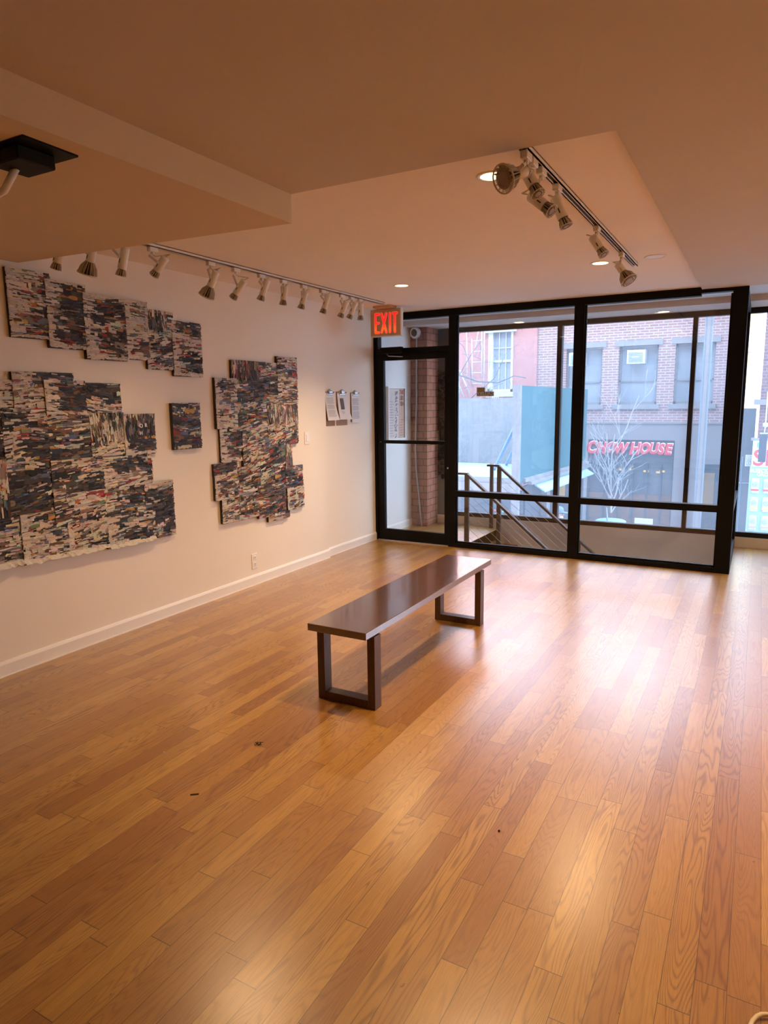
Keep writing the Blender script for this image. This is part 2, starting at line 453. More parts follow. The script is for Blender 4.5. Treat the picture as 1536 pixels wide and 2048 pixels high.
# unseen block added overhead, its height set to keep sun off the street
M['mass'] = paint('sun_blocker_brick', (.35,.2,.17), .9, .1, 1)
struct(MB().box(-26, 30, -9, 7.88, 2.62, 10.2).build('wall_sun_blocker', M['mass']))

# stairwell
m = MB()
m.box(.98, 3.46, 6.50, 6.56, -2.3, -.02)
m.box(3.46, 3.52, 6.56, YW, -2.3, -.12)
struct(m.build('wall_stairwell', M['sill_beige']))
m = MB()
for i in range(11):
    m.box(.98+i*.22, .98+(i+1)*.22, 6.56, YW, -2.3, -.19*(i+1))
m.box(.955, .98, 6.56, YW, -2.3, -.001)
st = m.build('staircase', M['stair']); struct(st, 'brown wooden staircase going down beside the street window', 'staircase')

# ------------------------------------------------------------------ street window
W2 = sempty('window_2', 'long dark-framed street window above the low sill', 'window', (.3, YW+.07, .105))
m = MB(); f0, f1 = YW+.02, YW+.10
m.box(.14, 6.2, f0, f1, .105, .155); m.box(.14, 6.2, f0, f1, 2.335, 2.388)
m.build('window_frame', M['outer_black'], W2)
for x0, x1 in ((.14, .30), (1.603, 1.655), (2.986, 3.03), (4.37, 4.42), (5.76, 5.81), (6.15, 6.2)):
    MB().box(x0, x1, f0, f1+.01, .155, 2.335).build('mullion', M['outer_black'], W2)
for x0, x1 in ((.30, 1.603), (1.655, 2.986), (3.03, 4.37), (4.42, 5.76)):
    MB().box(x0, x1, YW+.055, YW+.061, .155, 2.335).build('window_pane', M['glass_out'], W2)
# mirrored gallery lettering on the pane
dc = thing('window_decal', 'small gold and white gallery lettering stuck on street window, seen reversed', 'decal', (.75, YW+.054, 1.62))
m = MB(); m.box(.64, .745, YW+.050, YW+.0545, 1.628, 1.679); m.box(.64, .856, YW+.050, YW+.0545, 1.575, 1.628)
m.build('gold_patch', M['decal'], dc)
m = MB()
text_mb(m, 'TIME', (.80, YW+.047, 1.653), (-1,0,0), (0,0,1), .058, .001, .002)
text_mb(m, 'GALLERY', (.75, YW+.047, 1.602), (-1,0,0), (0,0,1), .055, .001, .0015, width=.92)
m.build('lettering', M['decal_white'], dc)
m = MB(); text_mb(m, 'timegallery', (.765, YW+.05, 1.556), (-1,0,0), (0,0,1), .028, .001)
m.build('small_lettering', M['decal'], dc)

# ------------------------------------------------------------------ interior glass wall
W1 = sempty('window_1', 'black steel framed glass partition facing the stairs', 'window', (2.2, YG, 0))
g0, g1 = YG, YG+.08
m = MB()
m.box(-.03, 3.145, g0, g1, 2.365, H2); m.box(3.145, 3.5, g0, g1, 2.385, H1)
m.build('window_frame', M['black'], W1)
MB().box(.92, 3.5, g0, g1, 0, .045).build('bottom_rail', M['black'], W1)
for x0, x1 in ((-.068, .0), (.848, .924), (2.105, 2.188), (3.385, 3.5)):
    m = MB()
    m.bbox(x0, x1, g0-.001, g1+.001, 0, 2.365 if x1 < 3.2 else 2.385, .002)
    m.build('mullion', M['black'], W1)
for x0, x1 in ((.924, 2.105), (2.188, 3.385)):
    m = MB(); m.box(x0, x1, g0, g1, .537, .597); m.build('transom_bar', M['black'], W1)
    m = MB()
    m.box(x0, x0+.014, g0+.02, g0+.05, .045, 2.37); m.box(x1-.014, x1, g0+.02, g0+.05, .045, 2.37); m.box(x0, x1, g0+.02, g0+.05, .045, .062)
    m.build('glazing_bead', M['black'], W1)
    for z0, z1 in ((.045, .537), (.597, 2.37)):
        MB().box(x0, x1, g0+.033, g0+.039, z0, z1).build('window_pane', M['glass'], W1)
m = MB(); m.box(.0, .848, g0, g1, 2.022, 2.073); m.build('door_header', M['black'], W1)
m = MB(); m.box(.0, .025, g0, g1, 2.073, 2.365); m.box(.838, .848, g0+.02, g1-.02, 2.073, 2.365); m.build('transom_stop', M['black'], W1)
MB().box(.025, .838, g0+.033, g0+.039, 2.073, 2.365).build('transom_pane', M['glass'], W1)
# return of the partition along the stairwell
W3 = sempty('window_3', 'black framed glass return beside the stairwell', 'window', (3.48, 7.1, 0))
m = MB(); m.box(3.44, 3.5, g1, YW, 0, .10); m.box(3.44, 3.5, g1, YW, .545, .60); m.box(3.44, 3.5, g1, YW+.02, 2.33, 2.40)
m.build('window_frame', M['black'], W3)
MB().box(3.44, 3.5, YW-.09, YW, .1, 2.33).build('mullion', M['black'], W3)
for z0, z1 in ((.10, .545), (.60, 2.33)): MB().box(3.467, 3.473, g1, YW-.09, z0, z1).build('window_pane', M['glass'], W3)

# door
D1 = sempty('door_1', 'black framed glass door with a thin crossbar, left of the partition', 'door', (.02, YG, 0))
m = MB(); y0, y1 = YG+.012, YG+.057
m.box(.004, .082, y0, y1, .012, 2.02); m.box(.80, .844, y0, y1, .012, 2.02); m.box(.082, .80, y0, y1, .012, .13); m.box(.082, .80, y0, y1, 1.952, 2.02)
m.build('door_frame', M['black'], D1)
MB().box(.082, .80, y0-.004, y1, 1.073, 1.108).build('crossbar', M['black'], D1)
for z0, z1 in ((.13, 1.073), (1.108, 1.952)): MB().box(.082, .80, y0+.02, y0+.026, z0, z1).build('door_pane', M['glass'], D1)
MB().lathe([(0,-.0),(.009,0),(.009,.006),(0,.006)], (.838, y0, .83), (0,-1,0), 12).build('lock_cylinder', M['steel'], D1)
MB().lathe([(0,-.0),(.005,0),(.005,.004),(0,.004)], (.04, y0, 1.09), (0,-1,0), 12).build('screw', M['steel'], D1)
MB().box(0, .845, YG+.0, YG+.09, 0, .011).build('threshold', M['steel'], D1)
dc = thing('door_closer', 'black hydraulic closer box mounted above the glass door', 'door closer', (.2, YG, 2.055))
MB().bbox(.075, .335, YG-.055, YG, 2.02, 2.085, .006).build('closer_body', M['black'], dc)
MB().tube([(.15, YG-.03, 2.018), (.17, YG-.03, 1.995), (.30, YG-.035, 1.985), (.33, YG-.012, 1.985)], .005, 8).build('closer_arm', M['steel'], dc)

# ------------------------------------------------------------------ railings
def railing(label, yy, zt, xs, xn, xe, posts, ret=None):
    R = thing('stair_railing', label, 'railing', (xn, yy, 0), 'bronze cable railings of the staircase')
    sl = -.84; L = xe-xn
    m = MB(); m.obox((xs, yy, zt-.011), (xn+.012, yy, zt-.011), .05, .022); m.obox((xn, yy, zt-.012), (xe, yy, zt-.012+sl*L), .05, .024)
    if ret: m.obox((xn-.085, yy, zt-.011), (ret[0], ret[1], zt-.011), .04, .022)
    m.build('handrail', M['bronze'], R)
    for px, zb in posts:
        zz = zt-.02 if px <= xn+.02 else zt-.02+sl*(px-xn)
        MB().box(px-.023, px+.023, yy-.016, yy+.016, zb, zz).build('post', M['bronze'], R)
    if ret: MB().box(ret[0]-.02, ret[0]+.02, ret[1]-.015, ret[1]+.015, 0, zt-.02).build('post', M['bronze'], R)
    for k in range(7):
        a = V((xn, yy, zt-.12-.092*k)); b = V((xe, yy, zt-.12-.092*k+sl*L))
        MB().tube([a, b], .0019, 6).build('cable', M['cable'], R)
    return R
railing('bronze cable railing nearer the glass partition, at the top of the stairs', 6.69, .762, .853, .95, 3.2, ((.952, 0), (2.02, -1.13), (3.15, -1.9)))
railing('bronze cable railing nearer the street window, at the top of the stairs', 7.40, .792, .918, 1.05, 3.2, ((1.063, -.19), (1.985, -.95), (3.15, -1.9)), ret=(.885, 7.64))

# ------------------------------------------------------------------ bench
B = thing('bench', 'long dark brown wooden bench on two open rectangular legs, middle of the floor', 'bench', (1.91, 3.5, 0))
MB().bbox(1.742, 2.080, 2.632, 4.350, .388, .425, .002).build('seat', M['bench'], B)
for ya in (2.712, 4.150):
    yb = ya+.064
    m = MB()
    m.bbox(1.742, 1.784, ya, yb, 0, .380, .0015); m.bbox(2.038, 2.080, ya, yb, 0, .380, .0015); m.bbox(1.784, 2.038, ya+.001, yb-.001, 0.0, .044, .0015)
    m.box(1.760, 2.062, ya+.004, yb-.004, .358, .388)
    m.build('leg', M['bench_leg'], B)

# ------------------------------------------------------------------ track lighting
def track(label, x, y0, y1, wdt, z):
    T = thing('lighting_track', label, 'track', (x, y0, z))
    m = MB(); h = .020
    m.box(x-wdt/2, x-wdt/2+.006, y0, y1, z-h, z); m.box(x+wdt/2-.006, x+wdt/2, y0, y1, z-h, z); m.box(x-wdt/2, x+wdt/2, y0, y1, z-.004, z)
    m.box(x-wdt/2, x-wdt/2+.010, y0, y1, z-h, z-h+.003); m.box(x+wdt/2-.010, x+wdt/2, y0, y1, z-h, z-h+.003)
    m.build('rail', M['white_metal'], T)
    MB().box(x-wdt/2+.008, x+wdt/2-.008, y0+.004, y1-.004, z-.012, z-.004).build('contact_channel', M['lamp_dark'], T)
track('white ceiling track running along the left wall above the collages', .49, 2.48, 5.72, .036, H2)
track('white ceiling track running toward the glass partition, right of the bench', 2.825, 2.57, 5.09, .036, H2)

def head(label, tx, my, top, tip, kind, group):
    """track spot: adapter on the track at (tx, my), can from top towards tip; kind s (small lamp) or p (wide ribbed lamp)"""
    top = V(top); tip = V(tip); ax = (tip-top).normalized()
    T = thing('track_spotlight', label, 'spotlight', (tx, my, H2-.020), group)
    z = H2-.020
    m = MB(); m.bbox(tx-.014, tx+.014, my-.032, my+.032, z-.028, z, .003); m.lathe([(.010,0),(.010,.012),(.006,.016)], (tx, my, z-.028), (0,0,-1), 12)
    m.build('track_adapter', M['white_metal'], T)
    L = (tip-top).length; lampL = .036 if kind == 's' else .068
    canL = max(.05, L-lampL); r = .0235
    side = ax.cross(V((0,1,0))).normalized()
    piv = top+ax*(canL*.45)
    ylow = piv + V((0, -.030, 0))
    m = MB()
    m.obox((tx, my-.004, z-.04), (tx, my-.030, z-.055), .012, .004, (1,0,0))
    m.obox((tx, my-.030, z-.05), tuple(ylow), .014, .004, (0,1,0))
    m.lathe([(.007,0),(.007,.006),(0,.006)], tuple(ylow), (0,-1,0), 10)
    m.build('bracket_arm', M['white_metal'], T)
    # cable loop
    e = top-ax*.004
    side2 = V((1 if tip.x < top.x else -1, 0, 0))
    m = MB(); m.tube([(tx, my, z-.04), (tx+side2.x*.010, my+.008, z-.052), tuple(e+side2*.022-ax*.016), tuple(e+side2*.012-ax*.010), tuple(e)], .0032, 6)
    m.build('cord', M['white_metal'], T)
    m = MB(); m.lathe([(0,0),(r*.86,0),(r,.004),(r,canL-.002),(r*.93,canL)], top, ax, 24)
    can = m.build('can', M['white_metal'], T)
    m = MB()
    q = V((0,-1,0)); a = top+ax*(canL*.55)+q*(r-.0006)
    m.obox(a, a+ax*.022, .005, .002, q); m.build('slot', M['lamp_dark'], can)
    b = top+ax*canL
    m = MB()
    if kind == 's':
        r0, r1, ln = .017, .0285, lampL
    else:
        r0, r1, ln = .021, .052, lampL
    m.lathe([(0,0),(r0*.7,0),(r0*.7,ln*.3),(r1*.45,ln*.75),(r1*.62,ln*.96)], b, ax, 20)
    core = m
    m2 = MB()
    u = ax.orthogonal().normalized(); w = ax.cross(u); nf = 12 if kind == 's' else 15
    for k in range(nf):
        t = 2*PI*k/nf; d = u*math.cos(t)+w*math.sin(t); tn = ax.cross(d)*.0011
        pts = [b+d*r0*.75+ax*.001, b+d*r0*1.08+ax*.001, b+d*(r0+(r1-r0)*.72)+ax*ln*.45, b+d*r1+ax*ln, b+d*r1*.74+ax*ln, b+d*r1*.5+ax*ln*.6]
        m2.poly([p_-tn for p_ in pts], tn*2)
    m2.lathe([(r1*.99,ln*.93),(r1*1.03,ln*.96),(r1*1.03,ln*1.03),(r1*.93,ln*1.03),(r1*.93,ln*.98),(r1*.99,ln*.93)], b, ax, 28)
    lamp = m2.build('lamp', M['lamp_fin'], T)
    core.build('lamp_core', M['lamp_dark'], lamp)
    m3 = MB(); m3.lathe([(r1*.70,ln*.97),(r1*.70,ln*1.015),(r1*.4,ln*1.03),(0,ln*1.035)], b, ax, 24)
    for k in range(12):
        t = 2*PI*k/12; m3.lathe([(r1*.09,0),(r1*.09,.002),(0,.003)], b+ax*ln*1.02+(u*math.cos(t)+w*math.sin(t))*r1*.52, ax, 8)
    m3.build('lens', M['lamp_face'], lamp)
    return T

left = [(2.47,(.300,2.48,2.335),(.255,2.48,2.240),'s'),(2.56,(.455,2.57,2.345),(.392,2.57,2.215),'p'),(2.68,(.600,2.66,2.345),(.548,2.66,2.205),'s'),
 (2.951,(.590,2.951,2.345),(.490,2.951,2.258),'s'),(3.43,(.535,3.43,2.350),(.440,3.43,2.205),'p'),(3.67,(.560,3.67,2.325),(.455,3.67,2.222),'s'),
 (3.937,(.545,3.937,2.375),(.475,3.937,2.240),'s'),(4.194,(.505,4.194,2.365),(.478,4.194,2.235),'s'),(4.449,(.510,4.449,2.362),(.458,4.449,2.240),'s'),
 (4.707,(.545,4.707,2.370),(.488,4.707,2.232),'s'),(5.0,(.537,5.0,2.355),(.468,5.0,2.232),'s'),(5.156,(.530,5.156,2.363),(.460,5.156,2.238),'s'),(5.297,(.497,5.297,2.372),(.490,5.297,2.235),'s')]
lab = ['small ribbed white spotlight at far left, mostly hidden by the ceiling bulkhead',
 'white spotlight with wide ribbed lamp, partly hidden under the bulkhead edge',
 'white cylinder spotlight just right of the hidden wide ribbed one, body fully below bulkhead',
 'white spotlight tilted sharply, first on the exposed stretch of left track',
 'white spotlight with wide ribbed bell-shaped lamp, alone mid track above small collage',
 'white spotlight with long bracket and looped cord, next after the bell-shaped lamp',
 'white cylinder spotlight, sixth from the right end of the left track by one',
 'upright white cylinder spotlight, sixth from the right end of the left track',
 'white spotlight with dark slot, fifth from the right end of the left track',
 'white tilted spotlight, fourth from the right end of the left track',
 'white spotlight, third from the exit sign on the left track',
 'slim white spotlight, second from the exit sign, tilted away from it',
 'upright white cylinder spotlight closest to the exit sign']
lab[6] = 'white cylinder spotlight, seventh from the right end of the left track'
for (my, tp, ti, k), lb in zip(left, lab):
    head(lb, .49, my, tp, ti, k, 'white track spotlights above the left wall')
rt = [(2.60,(2.815,2.62,2.355),(2.770,2.535,2.315),'p','large round ribbed spotlight facing the viewer, nearest on right track'),
 (2.68,(2.800,2.68,2.370),(2.855,2.66,2.277),'s','white spotlight just behind the large round one on right track'),
 (2.80,(2.782,2.80,2.318),(2.875,2.78,2.240),'s','low hanging white spotlight on long bracket, third on right track'),
 (3.04,(2.815,3.04,2.360),(2.868,3.04,2.240),'s','yellowish lit white spotlight, fourth from the near end of right track'),
 (3.84,(2.803,3.84,2.362),(2.870,3.82,2.262),'s','white spotlight with raised cord, second from the far end of right track'),
 (4.57,(2.803,4.57,2.345),(2.880,4.54,2.235),'p','wide ribbed spotlight at the far end of right track')]
for my, tp, ti, k, lb in rt: head(lb, 2.825, my, tp, ti, k, 'white track spotlights on the right track')

# downlights
WARM = (1, .66, .34)
def downlight(x, y, z, label, on=True, power=40, visible=True, size=125):
    T = thing('recessed_downlight', label, 'downlight', (x, y, z), 'round recessed ceiling lights')
    m = MB(); m.lathe([(.052,-.0),(.052,-.003),(.066,-.004),(.070,-.001),(.070,.0),(.052,.0)], (x, y, z), (0,0,1), 32)
    m.build('trim_ring', M['white_metal'], T)
    if on:
        MB().lathe([(0,-.0025),(.040,-.0025),(.052,-.0015)], (x, y, z), (0,0,1), 24).build('lamp_glow', M['lamp_on'], T)
        l = bpy.data.lights.new('downlight_beam', 'SPOT'); l.energy = power; l.color = WARM
        l.spot_size = math.radians(size); l.spot_blend = 1.0; l.shadow_soft_size = .035
        o = bpy.data.objects.new('downlight_beam', l); COL.objects.link(o); o.parent = T; o.location = (0, 0, -.02)
    else:
        MB().lathe([(0,-.0035),(.040,-.0035),(.053,-.002)], (x, y, z), (0,0,1), 24).build('cover', M['white'], T)
PW = 185
downlight(1.062, 4.99, H2, 'lit round downlight in the ceiling left of centre, above the exit sign side', power=PW*.85)
downlight(2.62, 4.94, H2, 'lit round downlight beside the far end of the right track', power=PW*.9)
downlight(2.603, 2.85, H2, 'lit round downlight partly behind the large round spotlight', power=PW*.72, size=110)
downlight(1.062, 2.85, H2, 'lit round downlight hidden behind the ceiling bulkhead corner', power=PW*.42)
downlight(2.976, 4.92, H2, 'unlit round white ceiling cover right of the right track', on=False)
for x, y, k, lb in ((4.3, 2.85, .45, 'added unseen lamp right of the bench, brightening the left wall'),
                    (5.6, 2.85, 1.1, 'added unseen lamp by the right wall, nearer the viewer'), (5.6, 4.95, .8, 'added unseen lamp by the right wall, nearer the street window')):
    downlight(x, y, 2.292 if x < 1.7 else H1, lb, power=PW*k, size=165)  # lamps added out of view to lift the upper left wall
for i, (x, y) in enumerate(((1.2, 7.60), (2.72, 7.56))):
    downlight(x, y, 2.388, ['dim round downlight over the stairs, left of the middle mullion', 'dim round downlight over the stairs, right of the middle mullion'][i], power=3)

# exit sign
E = thing('exit_sign', 'lit red EXIT sign hanging from the ceiling above the glass door', 'exit sign', (.39, 5.98, H2))
MB().bbox(.215, .555, 5.95, 6.0, 2.15, 2.412, .004).build('housing', M['white_metal'], E)
MB().box(.222, .548, 5.946, 5.951, 2.157, 2.405).build('face_plate', M['exit_face'], E)
MB().bbox(.295, .485, 5.86, 6.0, 2.411, H2, .003).build('canopy', M['exit_face'], E)
def exit_letters(mb, g, y):
    z0, z1 = 2.178-g, 2.376+g; s = .026/2+g
    def stroke(pts, w): 
        for a, b in zip(pts[:-1], pts[1:]): mb.obox(a, b, .002, w*2, (0,0,1) if abs(a[2]-b[2]) < 1e-4 else (1,0,0))
        for p_ in pts: mb.lathe([(0,-.001),(w,-.001),(w,.001),(0,.001)], p_, (0,1,0), 12)
    w = s*.8
    zb, zt = 2.19, 2.364
    stroke([(.275,y,zt),(.275,y,zb)], w); stroke([(.275,y,zt),(.312,y,zt)], w); stroke([(.275,y,zb),(.312,y,zb)], w); stroke([(.275,y,2.28),(.310,y,2.28)], w)
    stroke([(.345,y,zt),(.395,y,zb)], w); stroke([(.395,y,zt),(.345,y,zb)], w)
    stroke([(.436,y,zt),(.436,y,zb)], w)
    stroke([(.490,y,zt),(.490,y,zb)], w); stroke([(.470,y,zt),(.512,y,zt)], w)
m = MB(); exit_letters(m, .0035, 5.9455); m.build('letter_rim', M['exit_glow'], E)
m = MB(); exit_letters(m, 0, 5.9435); m.build('letters', M['exit_letter'], E)

# pendant square box under the bulkhead (projector plate)
P = thing('ceiling_projector_mount', 'black square ceiling plate with box, under the bulkhead at upper left', 'projector mount', (1.6, 1.45, 2.292))
m = MB(); zz = 2.292
m.poly([(1.700,1.352,zz-.006),(1.692,1.545,zz-.006),(1.495,1.545,zz-.006),(1.495,1.352,zz-.006)], (0,0,.006)); m.build('ceiling_plate', M['black'], P)
MB().bbox(1.50, 1.64, 1.37, 1.50, zz-.05, zz-.006, .004).build('housing', M['black'], P)
MB().tube([(1.54, 1.43, zz-.045), (1.50, 1.41, zz-.11), (1.42, 1.40, zz-.13)], .012, 12).build('arm', M['white_metal'], P)

# ------------------------------------------------------------------ collages
def vnoise(seed):
    rnd = random.Random(seed); G = [[rnd.random() for _ in range(48)] for _ in range(48)]
    def f(x, y):
        x %= 47; y %= 47; i, j = int(x), int(y); a, b = x-i, y-j
        a = a*a*(3-2*a); b = b*b*(3-2*b)
        return (G[i][j]*(1-a)+G[i+1][j]*a)*(1-b)+(G[i][j+1]*(1-a)+G[i+1][j+1]*a)*b
    return f
LIGHT = [(.70,.62,.52),(.62,.55,.48),(.76,.69,.60),(.58,.48,.38),(.52,.51,.50),(.68,.58,.45),(.70,.64,.56)]
DARK = [(.025,.022,.028),(.04,.04,.055),(.03,.035,.06),(.07,.05,.045),(.06,.06,.065),(.02,.02,.02),(.09,.075,.06),(.05,.07,.10)]
MID = [(.18,.17,.17),(.26,.22,.18),(.13,.08,.055),(.22,.11,.06),(.13,.15,.20)]
ACC = [(.42,.05,.04),(.48,.20,.05),(.10,.16,.30),(.30,.04,.05),(.52,.30,.08),(.16,.24,.14),(.30,.16,.10)]
def collage_panel(root, y0, y1, z0, z1, seed, depth, slope=0.0, dark=.5, vert=None, flap=False, x0=.0, rough_right=.004, colour=.12, margin=0.0):
    rnd = random.Random(seed); nf = vnoise(seed*7+3)
    back = MB(); back.bbox(x0, x0+depth, y0, y1, z0, z1, .002)
    b = back.build('canvas_panel', M['canvas_edge'], root)
    m = MB()
    xb = x0+depth+.0008
    m.poly([(xb,y0,z0),(xb,y1,z0),(xb,y1,z1),(xb,y0,z1)], None, (.05,.042,.04), 0)
    def scrap(cy, cz, l, h, sl, col, pr, lift):
        n = max(2, int(l/.012)); top = []; bot = []; tq = rnd.random()
        for i in range(n+1):
            a = -l/2+l*i/n
            tp = 1-.25*abs(2*i/n-1)**5*tq; jt = rnd.uniform(-.18,.18)*h-h/2*(1-tp); jb = rnd.uniform(-.18,.18)*h+h/2*(1-tp)
            top.append((a, h/2+jt)); bot.append((a, -h/2+jb))
        pts = bot+top[::-1]
        t1 = rnd.uniform(-.05,.05); t2 = rnd.uniform(-.10,.06)
        P3 = []
        for a, c_ in pts:
            yy = cy+a-c_*sl; z_ = cz+c_+a*sl
            yy = min(max(yy, y0-.001), y1+rough_right*rnd.random()); z_ = min(max(z_, z0-.002), z1+.002)
            P3.append((xb+lift+a*t1+c_*t2+.0012, yy, z_))
        m.poly(P3, None, col, pr)
    # rows
    for layer in range(3):
        big = (1.9, 1.25, .8)[layer]
        z = z0+.004
        while z < z1:
            h = rnd.uniform(.006,.017)*big
            y = y0+rnd.uniform(-.03,.0)
            while y < y1:
                l = rnd.uniform(.014,.080)*big
                vv = nf((y-y0)*5+3, (z-z0)*16+5)*.55+nf((y-y0)*3+20, (z-z0)*6+9)*.45
                e = min(z-z0, z1-z)
                inm = margin and (e < margin or y-y0 < margin*.8)
                if inm: col = rnd.choice(LIGHT); pr = .4
                else:
                    q = rnd.random()
                    if q < colour*(.35+vv*.6): col = rnd.choice(ACC); pr = 0
                    elif q < colour+.17: col = rnd.choice(MID); pr = 0
                    elif vv+rnd.uniform(-.17,.17) < dark+.045: col = rnd.choice(DARK); pr = 0
                    else: col = rnd.choice(LIGHT); pr = rnd.choice((0,0,1,.6))
                    col = tuple(c_*rnd.uniform(.8,1.1) for c_ in col)
                if rnd.random() > (.02, .40, .62)[layer]:
                    loc_sl = slope+.42*(nf((y-y0)*5+11, (z-z0)*7+30)-.5)+rnd.gauss(0, .03)
                    hh = h*rnd.uniform(.6,1.1)*(2.3 if rnd.random() < .10 else 1)
                    if vert and vert(y, z):
                        scrap(y+h/2, z+l/2, hh, l*1.3, loc_sl, col, pr, rnd.uniform(.0005,.004)+layer*.003)
                    else:
                        scrap(y+l/2, z+h/2, l*1.0, hh, loc_sl, col, pr, rnd.uniform(.0005,.004)+layer*.003)
                y += l*(.98 if not (vert and vert(y, z)) else .35)
            z += h*(.98 if layer == 0 else 1.25)
    if flap:
        y = y0; n = int((y1-y0)/.02); pts = []; low = []
        for i in range(n+1):
            yy = y0+(y1-y0)*i/n
            pts.append((xb+.004, yy, z0+.03)); low.append((xb+.020+rnd.uniform(-.003,.008), yy, z0+.002+rnd.uniform(-.008,.006)))
        for i in range(n):
            m.poly([pts[i], pts[i+1], low[i+1], low[i]], None, (.66,.61,.54), .5)
    m.build('torn_paper_layer', M['paper'], b, colored=True)
    return b

# upper left run of six panels
C1 = thing('collage_picture', 'stepped run of six torn-paper collage panels descending across the upper left wall', 'artwork', (.0, 2.35, 2.0))
A = [(2.341,2.600,1.885,2.256,.035),(2.567,2.830,1.842,2.225,.045),(2.809,3.114,1.790,2.182,.052),(3.114,3.300,1.804,2.182,.046),(3.285,3.530,1.748,2.140,.038),(3.512,3.790,1.708,2.090,.046)]
for i, (a, b, c, d, dp) in enumerate(A):
    collage_panel(C1, a, b, c, d, 100+i, dp*.5, -.01, .50, colour=.13, margin=.018, vert=(lambda y, z: z > 2.0 and y < 3.46) if i == 4 else None)
# small single
C2 = thing('collage_picture', 'small single torn-paper collage panel hanging between the large ones', 'artwork', (.0, 3.6, 1.35))
collage_panel(C2, 3.468, 3.728, 1.192, 1.520, 140, .028, .0, .47, colour=.10, rough_right=.012)
# large lower left
C3 = thing('collage_picture', 'largest torn-paper collage, many panels on the lower left wall, bottom paper curling out', 'artwork', (.0, 2.2, .6))
Bp = [(1.70,2.235,1.22,1.66,.030,.48,0,.0),(2.235,2.318,1.500,1.652,.028,.40,0,.02),(2.318,2.440,1.49,1.698,.036,.30,0,.0),(2.440,2.705,1.49,1.700,.030,.32,0,.0),
 (2.505,2.775,1.455,1.656,.046,.52,0,.012),(2.775,3.034,1.462,1.645,.046,.56,0,.0),
 (2.235,2.505,1.200,1.500,.040,.50,0,.0),(2.505,2.790,1.190,1.462,.038,.46,0,.0),(2.790,3.045,1.190,1.462,.034,.46,0,.0),(3.045,3.300,1.180,1.450,.040,.46,0,.010),
 (1.70,2.235,.90,1.22,.034,.46,.03,.0),(2.235,2.500,.90,1.200,.036,.48,.03,.0),(2.500,2.860,.985,1.190,.048,.50,.05,.0),(2.860,3.252,.98,1.180,.042,.44,.04,.008),
 (1.70,2.285,.618,.90,.032,.44,.05,.0),(2.285,2.575,.610,.90,.046,.48,.05,.012),(2.500,2.860,.800,.985,.054,.48,.05,.0),(2.575,2.860,.605,.815,.048,.46,.05,.012),(2.860,3.180,.790,.98,.038,.46,.05,.0),(2.860,3.243,.590,.795,.046,.46,.05,.012),
 (3.180,3.430,.590,.985,.040,.52,.08,.0)]
for i, (a, b, c, d, dp, dk, sl, mg) in enumerate(Bp):
    collage_panel(C3, a, b, c, d, 200+i*3, dp*.55, sl, dk, flap=(c < .63 and b < 3.3), colour=.09, margin=mg,
                  vert=(lambda y, z: z > 1.28) if i in (8, 9) else ((lambda y, z: True) if i in (10,) else None), rough_right=.01 if b > 3.2 else .003)
m = MB()
for ch, y_, z_ in (('R', 3.205, 1.375), ('O', 3.165, 1.372), ('H', 3.16, 1.325), ('E', 2.87, 1.345)):
    text_mb(m, ch, (.054, y_, z_), (0,1,0), (0,0,1), .035, .0012, .0008)
m.build('printed_letters', M['sheet'], C3)
# right collage
C4 = thing('collage_picture', 'tall colourful torn-paper collage of many panels beside the light switch', 'artwork', (.0, 4.4, 1.2))
Rp = [(4.110,4.700,1.690,1.850,.030,.36,-.0,lambda y, z: y < 4.42),(4.680,4.955,1.500,1.908,.040,.46,.10,None),(3.912,4.150,1.322,1.708,.050,.40,.0,None),(4.150,4.680,1.440,1.700,.036,.44,.07,None),
 (4.150,4.524,1.300,1.445,.034,.46,.10,None),(4.524,4.945,1.155,1.500,.040,.50,.14,lambda y, z: 1.34 < z),(3.948,4.205,1.062,1.322,.032,.44,.0,None),(4.200,4.530,1.000,1.305,.040,.46,.16,None),
 (4.530,4.757,.985,1.190,.038,.50,.16,None),(4.757,4.852,.957,1.160,.036,.44,.0,lambda y, z: True),(3.859,4.125,.965,1.057,.034,.50,.05,None),(3.862,4.125,.772,.968,.044,.34,.05,None),
 (4.125,4.400,.800,1.010,.036,.44,.08,None),(4.400,4.752,.800,1.000,.040,.44,.10,None),(4.755,5.003,.770,.960,.034,.44,.0,None),(4.765,5.003,.570,.770,.044,.40,.0,None),
 (3.928,4.365,.580,.780,.044,.46,.03,None),(4.365,4.740,.555,.805,.038,.44,.10,None),(4.490,4.790,.508,.572,.040,.40,.03,None)]
for i, (a, b, c, d, dp, dk, sl, vt) in enumerate(Rp):
    collage_panel(C4, a, b, c, d, 400+i*3, dp*.5, sl, dk-.02, colour=.30, vert=vt, margin=.010 if i in (2,6,11,15,16) else 0, rough_right=.014 if b > 4.9 else .003)

# ------------------------------------------------------------------ small wall things
S = thing('light_switch', 'white rocker light switch on the wall right of the tall collage', 'light switch', (0, 5.11, 1.195))
MB().bbox(0, .006, 5.078, 5.150, 1.138, 1.254, .002).build('switch_plate', M['trim'], S)
MB().bbox(.006, .011, 5.097, 5.131, 1.163, 1.229, .002).build('rocker', M['trim'], S)
S = thing('power_outlet', 'white double power outlet low on the left wall', 'outlet', (0, 4.31, .2))
MB().bbox(0, .006, 4.275, 4.345, .140, .268, .002).build('outlet_plate', M['trim'], S)
for zc in (.176, .232):
    q = MB().bbox(.006, .009, 4.292, 4.328, zc-.018, zc+.018, .003).build('socket', M['trim'], S)
    mm = MB(); mm.box(.009, .0095, 4.302, 4.3045, zc-.002, zc+.010); mm.box(.009, .0095, 4.315, 4.3175, zc-.002, zc+.010); mm.box(.009, .0095, 4.308, 4.312, zc-.012, zc-.007)
    mm.build('slots', M['lamp_dark'], q)

